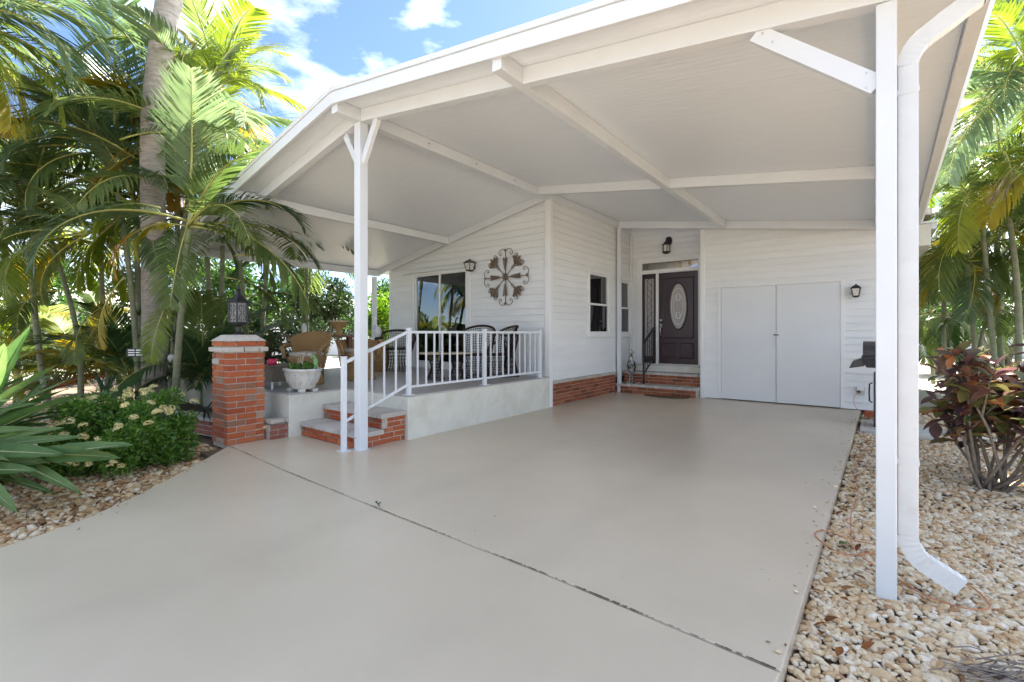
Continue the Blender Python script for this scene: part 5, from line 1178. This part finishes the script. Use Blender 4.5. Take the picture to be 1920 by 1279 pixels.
# ---- flowering bush by the driveway
bc = W(228, 800, 4.75); t = thing('flowering_bush', 'rounded green bush with cream yellow flower clusters beside the driveway', 'bush', (bc[0], bc[1], -.08))
g = np.random.default_rng(17); cs = []; rr = []
Rv, Fv = np.array([math.cos(TH), math.sin(TH), 0]), np.array([-math.sin(TH), math.cos(TH), 0])
for i in range(86):
    u, v, w = g.uniform(-1, 1), g.uniform(-1, 1), g.uniform(0, 1)
    f = (1 - .35 * abs(u) ** 3) ; z = .05 + .62 * w * f
    p = np.array([bc[0], bc[1], -.05]) + Rv * u * .50 + Fv * v * .42 + np.array([0, 0, z]); cs.append(tuple(p)); rr.append((.14, .14, .12))
V, F = leaf_cloud(cs, rr, 24000, .050, 19, .45, .8); link('crown', np_mesh('crown', V, F, 'ixora', (bc[0], bc[1], -.08)), t)
for i in range(7): e = cs[i * 3]; MB().tube([(bc[0] + g.uniform(-.1, .1), bc[1] + g.uniform(-.1, .1), -.1), e], [.014, .006], 6).build('branch', 'twig', t)
fl = MB()
for k in range(46):
    v = Vector((random.gauss(0, 1), random.gauss(0, 1), abs(random.gauss(0, .7)))).normalized(); p = Vector((v.x * .045, v.y * .045, v.z * .035)); a = v.orthogonal().normalized(); b_ = v.cross(a)
    for q in range(4):
        d1 = a * math.cos(q * 1.57) + b_ * math.sin(q * 1.57); d2 = a * math.cos(q * 1.57 + .8) + b_ * math.sin(q * 1.57 + .8); d0 = a * math.cos(q * 1.57 - .8) + b_ * math.sin(q * 1.57 - .8)
        fl.add([p, p + d0 * .006, p + d1 * .013 + v * .002, p + d2 * .006], [(0, 1, 2, 3)])
flm = fl.mesh('flower_cluster'); flm.materials.append(M['petal'])
for i in range(72):
    u, v = g.uniform(-1, 1), g.uniform(-1, 1); f = (1 - .35 * abs(u) ** 3)
    if i < 42: p = np.array([bc[0], bc[1], .0]) + Rv * u * .58 + Fv * v * .45 + np.array([0, 0, .68 * f + g.uniform(-.05, .05)])
    else: p = np.array([bc[0], bc[1], .0]) + Rv * u * .62 - Fv * (.55 - .1 * u * u) + np.array([0, 0, g.uniform(.1, .55) * f])
    piece(flm, 'flower_cluster', t, p, (g.uniform(-.5, .5), g.uniform(-.5, .5), g.uniform(0, 6)), (g.uniform(.6, 1.0),) * 3)

# ---- paddle-leaved plant at the left edge
def paddle_mesh(seed, wd=.16):
    r = random.Random(seed); b = MB(); n = 12; vs = []; sag = r.uniform(.06, .22); tw = r.uniform(-.3, .3)
    for i in range(n + 1):
        t = i / n; w = wd * (math.sin(math.pi * (t ** .85)) ** .62) * (1 - .25 * t) if 0 < t < 1 else .001
        z = -sag * t * t; a = tw * t
        for s, lift in ((-1, .34), (-.5, .2), (0, 0), (.5, .2), (1, .34)):
            wig = r.uniform(-.008, .008) * abs(s)
            y = s * w; zz = z + abs(y) * lift + wig; vs.append((t, y * math.cos(a) - (zz - z) * math.sin(a), z + y * math.sin(a) + (zz - z) * math.cos(a)))
    b.add(vs, [(i * 5 + j, i * 5 + j + 1, (i + 1) * 5 + j + 1, (i + 1) * 5 + j) for i in range(n) for j in range(4)])
    b.tube([(t, 0, -sag * t * t + .003) for t in (0, .15, .3, .45, .6, .75, .9)], [.010, .009, .0075, .006, .005, .0035, .002], 5, 1)
    me = b.mesh('leaf', smooth=True); me.materials.append(M['paddle']); me.materials.append(M['shaft']); return me
PD = [paddle_mesh(i, .058 + .015 * (i % 3)) for i in range(7)]
t = thing('paddle_plant', 'large paddle-leaved plant leaning in from the left edge', 'plant', (*W(-40, 930, 4.1)[:2], -.08))
base = Vector(W(-30, 900, 4.1)); base.z = -.06
def paddle(p0, p1, roll=0.0, wide=1.0):
    p0, p1 = Vector(p0), Vector(p1); p0 = p1 + (p0 - p1) * 1.55; d = p1 - p0; L_ = d.length; dn = d.normalized(); y = Vector((0, 0, 1)).cross(dn); y = y.normalized() if y.length > .05 else Vector((1, 0, 0)); z = dn.cross(y)
    rot = Matrix((dn, y, z)).transposed().to_4x4() @ Matrix.Rotation(roll, 4, 'X')
    o = piece(random.choice(PD), 'leaf', t, p0, rot.to_euler(), (L_, L_ * wide, L_))
    b_ = base + Vector((random.uniform(-.15, .15), random.uniform(-.15, .15), 0)); m_ = b_.lerp(p0, .55) + Vector((0, 0, .05))
    MB().tube([b_, m_, p0, p0 + d * .1], [.013, .011, .008, .004], 6).build('leaf_stalk', 'rachis', t, smooth=True)
for (ax, ay, bx, by, da, db, rl) in ((-40, 720, 47, 648, 4.2, 4.3, .2), (-10, 760, 100, 672, 4.0, 4.1, -.2), (0, 775, 100, 690, 4.1, 4.2, .3), (20, 790, 150, 722, 3.9, 3.9, -.2), (10, 800, 148, 742, 4.2, 4.4, .1), (20, 830, 130, 806, 3.7, 3.7, .6), (70, 855, 229, 808, 3.7, 3.5, .3), (100, 850, 192, 844, 3.6, 3.5, .6), (-10, 845, 105, 842, 3.6, 3.5, .5), (60, 878, 148, 909, 3.6, 3.4, .2), (-20, 880, 62, 872, 3.5, 3.4, .3), (-30, 905, 20, 935, 3.4, 3.2, .2), (-20, 690, 30, 625, 4.3, 4.5, 0), (-60, 700, -5, 610, 4.3, 4.4, .2), (30, 770, 75, 700, 4.4, 4.6, .1), (0, 820, 80, 775, 4.1, 4.0, -.3), (-30, 810, 60, 790, 3.8, 3.8, .4), (0, 860, 90, 860, 3.8, 3.7, .2), (40, 800, 110, 780, 4.2, 4.2, -.4), (-50, 760, 20, 730, 3.8, 3.8, .2), (-60, 850, 20, 830, 3.5, 3.4, -.1), (10, 740, 60, 715, 4.3, 4.4, .4), (-100, 640, -60, 560, 4.2, 4.3, .1), (-120, 760, -60, 720, 3.8, 3.7, .1), (-110, 860, -50, 850, 3.5, 3.3, .1), (-20, 800, 125, 735, 4.0, 4.1, .3), (-10, 840, 120, 790, 3.9, 3.9, -.3), (-40, 780, 75, 740, 3.9, 3.9, .3), (20, 850, 140, 830, 3.7, 3.6, -.2), (-30, 870, 60, 850, 3.6, 3.5, .5), (-20, 740, 60, 680, 4.2, 4.3, -.3), (0, 720, 20, 640, 4.4, 4.5, .3), (-40, 830, 40, 800, 3.6, 3.6, -.3), (-10, 890, 95, 890, 3.6, 3.5, .1)):
    paddle(W(ax, ay, da), W(bx, by, db), rl * 1.6, random.uniform(.85, 1.25))
for k in range(16):
    q = random.uniform(0, 1); ang = R(84 - 112 * q + random.uniform(-10, 10)); d0 = random.uniform(3.5, 4.5); l = random.uniform(90, 150); x0, y0 = random.uniform(-70, 10), 700 + 190 * q + random.uniform(-20, 20)
    paddle(W(x0, y0, d0), W(x0 + l * math.cos(ang), y0 - l * math.sin(ang), d0 + random.uniform(-.3, .2)), random.uniform(-.6, .9), random.uniform(.8, 1.2))

# ---- croton
cc = (.92, 5.86, .86); t = thing('croton_bush', 'croton bush with purple, green and orange leaves in the right gravel', 'bush', (.82, 5.82, -.08))
def obleaf(seed):
    r = random.Random(seed); b = MB(); n = 6; vs = []; sag = r.uniform(.1, .35)
    for i in range(n + 1):
        t_ = i / n; w = .205 * (math.sin(math.pi * t_ ** 1.15) ** .7) if 0 < t_ < 1 else .004
        for s in (-1, 0, 1): vs.append((t_, s * w, -sag * t_ * t_ + abs(s) * w * .35 + r.uniform(-.01, .01)))
    b.add(vs, [(i * 3 + j, i * 3 + j + 1, (i + 1) * 3 + j + 1, (i + 1) * 3 + j) for i in range(n) for j in range(2)])
    me = b.mesh('leaf', smooth=True); me.materials.append(M['croton']); return me
OB = [obleaf(i) for i in range(5)]
tips = []
g = random.Random(5)
for i in range(18):
    a = g.uniform(0, 6.28); q = g.uniform(.25, 1); tip = Vector((cc[0] + .66 * q * math.cos(a), cc[1] + .60 * q * math.sin(a), .56 + g.uniform(.0, .86) * (1.15 - .4 * q)))
    b0 = Vector((.82 + g.uniform(-.1, .1), 5.82 + g.uniform(-.1, .1), -.1)); mid = b0.lerp(tip, .5) + Vector((g.uniform(-.06, .06), g.uniform(-.06, .06), -.02)); q3 = b0.lerp(tip, .78) + Vector((g.uniform(-.04, .04), g.uniform(-.04, .04), .02))
    MB().tube([b0, b0.lerp(mid, .5) + Vector((g.uniform(-.02, .02), 0, 0)), mid, q3, tip], [.016, .014, .011, .008, .004], 7).build('stem', 'twig', t, smooth=True); tips += [(tip, (tip - mid).normalized()), (q3, (tip - mid).normalized()), (mid.lerp(q3, .55), (tip - mid).normalized())]
    for k in range(2):
        e = q3 + Vector((g.uniform(-.2, .2), g.uniform(-.2, .2), g.uniform(.02, .25))); MB().tube([mid.lerp(q3, g.random()), e], [.009, .004], 5).build('twig', 'twig', t); tips.append((e, Vector((0, 0, 1))))
spots = []
for tip, d in tips:
    for k in range(9): spots.append((tip - d * g.uniform(0, .16), k * 2.4 + g.uniform(-.4, .4), g.uniform(-.5, 1.1), g.uniform(.13, .23), g.uniform(-.5, .5)))
g.shuffle(spots)
spots.sort(key=lambda q: q[0].y)
rest = MB()
for i, (p, a, el, L_, tw) in enumerate(spots):
    rot = Matrix.Rotation(a, 4, 'Z') @ Matrix.Rotation(-el, 4, 'Y') @ Matrix.Rotation(tw, 4, 'X'); me = g.choice(OB)
    if i < 300: piece(me, 'leaf', t, p, rot.to_euler(), (L_, L_ * g.uniform(.85, 1.2), L_))
    else: rest.add([p + rot @ (v.co * L_) for v in me.vertices], [tuple(q.vertices) for q in me.polygons])
M['croton_back'] = leaf_mat('croton_leaf_back', [(0.0, (0.09, 0.05, 0.065)), (0.2, (0.15, 0.085, 0.09)), (0.36, (0.25, 0.11, 0.09)), (0.5, (0.12, 0.155, 0.065)), (0.66, (0.25, 0.28, 0.09)), (0.82, (0.42, 0.22, 0.13)), (1.0, (0.66, 0.24, 0.07))], 0.35, 0.35, 0.5, 0.0, 0.97)
rest.build('foliage', 'croton_back', t, smooth=True)['kind'] = 'stuff'

# ---- strap-leaved plants
def rosette(name, label, c, n, L_, m, wd=.03, seed=1, lo=.3, hi=1.3):
    r = random.Random(seed); t = thing(name, label, 'plant', c)
    for k in range(n):
        a = k * 2.4 + r.uniform(-.3, .3); e = r.uniform(lo, hi); p = Vector(c); d = Vector((math.cos(a) * math.cos(e), math.sin(a) * math.cos(e), math.sin(e))); s = Vector((-math.sin(a), math.cos(a), 0)); vs = []
        for i in range(6):
            w = wd * (1 - (i / 5) ** 2 * .97); vs += [p - s * w, p + s * w]; d = (d + Vector((0, 0, -.16))).normalized(); p = p + d * L_ / 5 * r.uniform(.85, 1.1)
        MB().add(vs, [(i * 2, i * 2 + 1, i * 2 + 3, i * 2 + 2) for i in range(5)]).build('leaf', m, t, smooth=True)
    return t
rosette('agave', 'blue green strappy rosette plant at the foot of the palms', W(195, 745, 7.2), 22, .55, 'rosette', .022, 3)
rosette('strap_plant', 'dark strap-leaved plant tucked left of the brick pillar', W(385, 770, 6.1), 16, .36, 'darkstrap', .018, 4, .1, .9)
t = thing('succulent', 'dark green succulents filling the concrete planter', 'plant', (-5.98, 3.22, .80))
V, F = leaf_cloud([(-5.98 + .16 * math.cos(a) * q, 3.22 + .11 * math.sin(a) * q, .86) for a in np.linspace(0, 6.28, 9) for q in (.4, 1)], [(.06, .06, .05)] * 18, 900, .04, 44, .6); link('foliage', np_mesh('foliage', V, F, 'ixora', (-5.98, 3.22, .80)), t)
for k in range(3): MB().tube([(-6.0 + .04 * k, 3.2, .82), (-6.02 + .05 * k, 3.18, .93), (-5.99 + .06 * k, 3.17, .97 + .015 * k)], [.012, .012, .009], 6).build('stem', 'tan', t)
# potted grey gourd hung on a cane, fallen palm sheaths
gp = W(326, 672, 6.75); t = thing('hanging_pot', 'small grey pot hung among the palm canes right of the trunk', 'pot', gp)
MB().lathe([(.01, -.07), (.05, -.06), (.075, -.01), (.07, .04), (.05, .055), (.0, .05)], 14, gp).build('pot', 'flag', t, smooth=True)
MB().tube([(gp[0], gp[1], gp[2] + .05), (gp[0] + .01, gp[1] + .02, gp[2] + .5), (gp[0] + .03, gp[1] + .05, gp[2] + 1.2)], .004, 5).build('cord', 'coal', t)
for i, (px, py, d, rz, L_, lab) in enumerate(((120, 690, 8.8, .6, .55, 'broad orange fallen palm sheath standing up behind the paddle leaves'), (150, 720, 8.4, .2, .9, 'long flat orange fallen palm sheath lying before the rosette plant'), (50, 735, 8.2, .9, .8, 'orange fallen palm sheath lowest behind the paddle leaves'))):
    q = W(px, py, d); b = MB(); vs = []
    for k in range(9):
        f = k / 8; w = .17 * math.sin(math.pi * (.12 + .8 * f)) ** .7
        for s in (-1, -.5, 0, .5, 1): vs.append(((f - .5) * L_, s * w, abs(s) ** 2 * .07 + .04 * math.sin(f * 3)))
    b.add(vs, [(k * 5 + j, k * 5 + j + 1, k * 5 + 6 + j, k * 5 + 5 + j) for k in range(8) for j in range(4)])
    o = b.build('palm_sheath', 'terracotta', smooth=True); o.location = (q[0], q[1], max(q[2], -.04)); o.rotation_euler = (.3, -.25, TH + rz); tag(o, lab, 'palm sheath', 'fallen palm sheaths'); so = o.modifiers.new('thick', 'SOLIDIFY'); so.thickness = .008

# ---- neighbouring houses beyond the plants
def neighbour(label, c, w, dp, h, rz, wm, rm, nwin):
    t = thing('neighbour_house', label, 'house', (0, 0, 0)); MB().box(-w / 2, w / 2, -dp / 2, dp / 2, -.1, h).build('wall', wm, t)
    rf = MB(); e = .5; rf.add([(-w / 2 - e, -dp / 2 - e, h), (w / 2 + e, -dp / 2 - e, h), (w / 2 + e, dp / 2 + e, h), (-w / 2 - e, dp / 2 + e, h), (-w / 2 - e, 0, h + 1.1), (w / 2 + e, 0, h + 1.1)], [(0, 1, 5, 4), (2, 3, 4, 5), (0, 4, 3), (1, 2, 5), (3, 2, 1, 0)]); rf.build('roof', rm, t)
    for k in range(nwin):
        x = -w / 2 + w * (k + .5) / nwin; wn_ = MB().box(x - .6, x + .6, -dp / 2 - .05, -dp / 2 - .001, .9, 2.1).build('window', 'trim', t); MB().box(x - .54, x + .54, -dp / 2 - .056, -dp / 2 - .051, .96, 2.04).build('pane', 'glass2', wn_)
    t.location = c; t.rotation_euler = (0, 0, rz); return t
p = W(20, 640, 24); neighbour('beige neighbouring house half hidden behind the left palms', (p[0], p[1], 0), 12, 7, 2.7, TH + .3, 'stucco', 'capstone', 4)
p = W(700, 640, 34); neighbour('white neighbouring house glimpsed between porch post and wall', (p[0], p[1], 0), 12, 7, 2.7, TH, 'siding', 'gutter', 3)
p = W(1900, 640, 30); neighbour('pale neighbouring house far behind the right palms', (p[0], p[1], 0), 12, 7, 2.7, TH - .4, 'siding', 'capstone', 3)
for i, (x, y, rd, lab) in enumerate(((-13, -15.5, 2.6, 'unseen tree added across the road behind the viewer to block low sky light, far left'), (-7.0, -16.5, 2.3, 'unseen tree added across the road behind the viewer to block low sky light, left of the house'), (0.5, -16, 2.5, 'unseen tree added across the road behind the viewer to block low sky light, before the house'), (7, -15.5, 2.7, 'unseen tree added across the road behind the viewer to block low sky light, right of the house'))):
    shrub('sky_block_tree', lab, (x, y, 3.3), (rd, rd, 2.4), 3800, .34, 'hedge', 400 + 2 * i, 'tree', 24, .12, .5, group='added sky-blocking trees across the road')  # unseen trees, added to cut low sky light on the posts and drive
p = (-6, -24, 0); neighbour('pale house across the road behind the driveway', p, 14, 8, 3.0, math.pi, 'siding', 'gutter', 4)

# ================================================================== GRAVEL
def ico(sub):
    bm = bmesh.new(); bmesh.ops.create_icosphere(bm, subdivisions=sub, radius=1); v = np.array([q.co[:] for q in bm.verts]); f = np.array([[w.index for w in p.verts] for p in bm.faces]); bm.free(); return v, f
I1, I2 = ico(1), ico(2)
def gravel(name, label, pts, size, seed, m, z0, sub):
    g = np.random.default_rng(seed); v, f = (I2 if sub == 2 else I1); n = len(pts)
    S = size * np.exp(g.normal(0, .28, n))[:, None] * np.stack([g.uniform(.8, 1.35, n), g.uniform(.7, 1.05, n), g.uniform(.42, .72, n)], 1)
    a = g.uniform(0, 6.283, n); ti = g.normal(0, .25, (n, 2)); lump = 1 + g.normal(0, .10, (n, len(v), 1))
    P_ = v[None] * lump * S[:, None, :]
    ca, sa = np.cos(a)[:, None], np.sin(a)[:, None]; x, y, z = P_[..., 0], P_[..., 1], P_[..., 2]
    z = z + x * ti[:, :1] + y * ti[:, 1:]; x, y = x * ca - y * sa, x * sa + y * ca
    zz = z0 + g.uniform(0, 1, n) ** 1.5 * size * .9
    V = np.stack([x + pts[:, :1], y + pts[:, 1:2], z + zz[:, None]], -1).reshape(-1, 3); F = (f[None] + (np.arange(n) * len(v))[:, None, None]).reshape(-1, 3)
    o = link(name, np_mesh(name, V, F, m, (0, 0, 0), True)); o['kind'] = 'stuff'; o['label'] = label; o['category'] = 'gravel'; return o
def grid_pts(x0, x1, y0, y1, s, g):
    xs, ys = np.meshgrid(np.arange(x0, x1, s), np.arange(y0, y1, s)); p = np.stack([xs.ravel(), ys.ravel()], 1); return p + g.uniform(-.5, .5, p.shape) * s
g = np.random.default_rng(99)
def depth(p): return -p[:, 0] * math.sin(TH) + p[:, 1] * math.cos(TH)
def right_ok(p, mg=.012):
    e = np.interp(p[:, 1], [-6.9, .6, 2.06, 9.93], [-.62, -.40, -.285, -.17]); ok = p[:, 0] > e + mg
    ok &= ~((p[:, 0] > -.17) & (p[:, 0] < .64) & (p[:, 1] > 8.03) & (p[:, 1] < 8.97)); ok &= ~((np.abs(p[:, 0] - .052) < .044) & (np.abs(p[:, 1] - 3.13) < .044)); return ok
p = grid_pts(-.6, 3.2, .6, 7.0, .029, g); p = np.concatenate([p, grid_pts(-.6, 3.2, .6, 7.0, .036, g)]); d = depth(p); pr = (p[:, 0] * math.cos(TH) + p[:, 1] * math.sin(TH)) / np.maximum(d, .1)
near = right_ok(p) & (d > 1.2) & (d < 3.6) & (pr > .5) & (pr < 1.5); gravel('gravel', 'tan and white river pebbles filling the right bed near the driveway', p[near], .0168, 1, 'pebble', -.082, 2)
p = grid_pts(-.6, 7, .6, 11.4, .044, g); p = np.concatenate([p, grid_pts(-.6, 7, .6, 11.4, .054, g)]); d = depth(p); pr = (p[:, 0] * math.cos(TH) + p[:, 1] * math.sin(TH)) / np.maximum(d, .1)
far = right_ok(p) & (((d >= 3.5) & (pr > .4) & (pr < 1.5)) | ((d < 3.5) & (d > .6) & (pr >= 1.48) & (pr < 3))) ; far &= ~((p[:, 0] < .37) & (p[:, 1] > 9.86)); gravel('gravel', 'tan river pebbles of the right bed further back under the palms', p[far], .0225, 2, 'pebble', -.084, 1)
dl = np.array(DRIVE_L) 
def left_ok(p):
    yy = dl[::-1, 1]; xx = dl[::-1, 0]; e = np.interp(p[:, 1], yy, xx); ok = (p[:, 0] < e - .014) & (p[:, 1] < 2.27); ok &= ~((p[:, 1] > 1.72) & (p[:, 0] < -9.1)); ok &= p[:, 1] < np.interp(p[:, 0], [-9.2, -8.1, -7.2, -6.37, -5.9], [1.66, 2.0, 2.3, 2.42, 2.26]); return ok
p = grid_pts(-7.6, -4.0, -.9, 2.4, .042, g); p = np.concatenate([p, grid_pts(-7.6, -4.0, -.9, 2.4, .052, g)]); gravel('gravel', 'brownish river pebbles between the driveway and the flowering bush', p[left_ok(p)], .024, 3, 'pebble2', -.078, 1)
p = grid_pts(-13, -7.6, -1, 2.0, .10, g); gravel('gravel', 'pale gravel of the left bed behind the paddle-leaved plant', p[left_ok(p)], .045, 4, 'pebble', -.085, 1)
q = grid_pts(-6.3, -5.93, 2.74, 2.93, .045, g); gravel('planter_stones', 'small stones in the planter between pillar and porch', q, .03, 5, 'pebble2', .14, 1)

y = np.sort(g.uniform(1.6, 9.0, 18)); q = np.stack([np.interp(y, [-6.9, .6, 2.06, 9.93], [-.62, -.40, -.285, -.17]) - np.abs(g.normal(0, .04, 18)) - .012, y], 1); gravel('gravel', 'stray pebbles spilled onto the right edge of the slab', q, .010, 6, 'pebble', .004, 1)
# fallen leaves on the pebbles
def dead_leaf(x, y, z, s, lab, grp):
    o = piece_top(random.choice(OB), 'fallen_leaf', (x, y, z), (random.uniform(-.3, .3), random.uniform(-.3, .3), random.uniform(0, 6.3)), s); tag(o, lab, 'leaf', grp)
def piece_top(me, name, loc, rot, s, m='deadleaf'):
    o = bpy.data.objects.new(name, me); col.objects.link(o); o.location = loc; o.rotation_euler = rot; o.scale = (s, s, s); o.material_slots[0].link = 'OBJECT'; o.material_slots[0].material = M[m]; return o
rl_ = random.Random(12)
for k in range(26):
    y = rl_.uniform(2.3, 7.5); x = np.interp(y, [2, 9.9], [-.28, -.17]) + abs(rl_.gauss(0, .25)) + .05; dead_leaf(x, y, -.035, rl_.uniform(.05, .09), 'small brown fallen leaf on the right hand pebbles', 'fallen leaves on the right pebbles')
for k in range(14):
    f = rl_.random(); x = -4.4 - 1.5 * f - rl_.uniform(.1, .4); y = .8 + 1.3 * f - .1; dead_leaf(x, y, -.03, rl_.uniform(.05, .08), 'small brown fallen leaf under the flowering bush', 'fallen leaves under the bush')
dead_leaf(.30, 2.35, -.03, .09, 'single russet fallen leaf near the dry palm bloom', None)
o = piece_top(OB[1], 'fallen_leaf', (-.17, 3.60, -.025), (0, .1, 1.2), .13, 'paddle'); tag(o, 'single green fallen leaf inside the orange cord loop', 'leaf')
b = MB(); b.tube([(-2.95, 2.19, .003), (-2.955, 2.17, .03), (-2.94, 2.16, .045)], [.004, .003, .002], 5)
for s in (-1, 1): b.add([(-2.95, 2.17, .03), (-2.94 + s * .02, 2.18, .042), (-2.935 + s * .035, 2.17, .04), (-2.945 + s * .02, 2.16, .033)], [(0, 1, 2, 3)])
tag(b.build('weed_sprig', 'hedge'), 'tiny weed growing out of the driveway joint', 'weed')
b = MB(); r = random.Random(8)
for k in range(100):
    if k < 70: y = r.uniform(2.1, 9.5); x = float(np.interp(y, [2.06, 9.93], [-.282, -.17])) - abs(r.gauss(0, .10)) - .01
    elif k < 92: f = r.random(); i_ = int(f * 5); q = f * 5 - i_; x = DRIVE_L[i_][0] * (1 - q) + DRIVE_L[i_ + 1][0] * q + abs(r.gauss(0, .12)) + .02; y = DRIVE_L[i_][1] * (1 - q) + DRIVE_L[i_ + 1][1] * q + .0
    else: x, y = r.uniform(-4.4, -.6), r.uniform(1.2, 8)
    a = r.uniform(0, 6.3); l = r.uniform(.006, .018); w = l * r.uniform(.2, .5); c_, s_ = math.cos(a), math.sin(a)
    b.add([(x - c_ * l, y - s_ * l, .003), (x + s_ * w, y - c_ * w, .006), (x + c_ * l, y + s_ * l, .004), (x - s_ * w, y + c_ * w, .006)], [(0, 1, 2, 3)])
o = b.build('leaf_litter', 'deadleaf'); o['kind'] = 'stuff'; o['label'] = 'tiny bits of leaf litter along the driveway edges'; o['category'] = 'leaf litter'
# dry palm bloom at the lower right corner
b = MB(); r = random.Random(4)
for k in range(150):
    x, y = .42 + r.gauss(0, .10), 2.52 + r.gauss(0, .07); a = r.gauss(.35, .35); l = r.uniform(.1, .28); z = -.04 + r.random() * .035
    b.tube([(x, y, z), (x + math.cos(a) * l * .5, y + math.sin(a) * l * .5, z + r.uniform(.0, .02)), (x + math.cos(a) * l, y + math.sin(a) * l, z)], [.0035, .003, .0015], 4)
o = b.build('dry_palm_bloom', 'dry'); o['kind'] = 'stuff'; o['label'] = 'grey tangle of dry palm bloom on the pebbles at lower right'; o['category'] = 'plant debris'
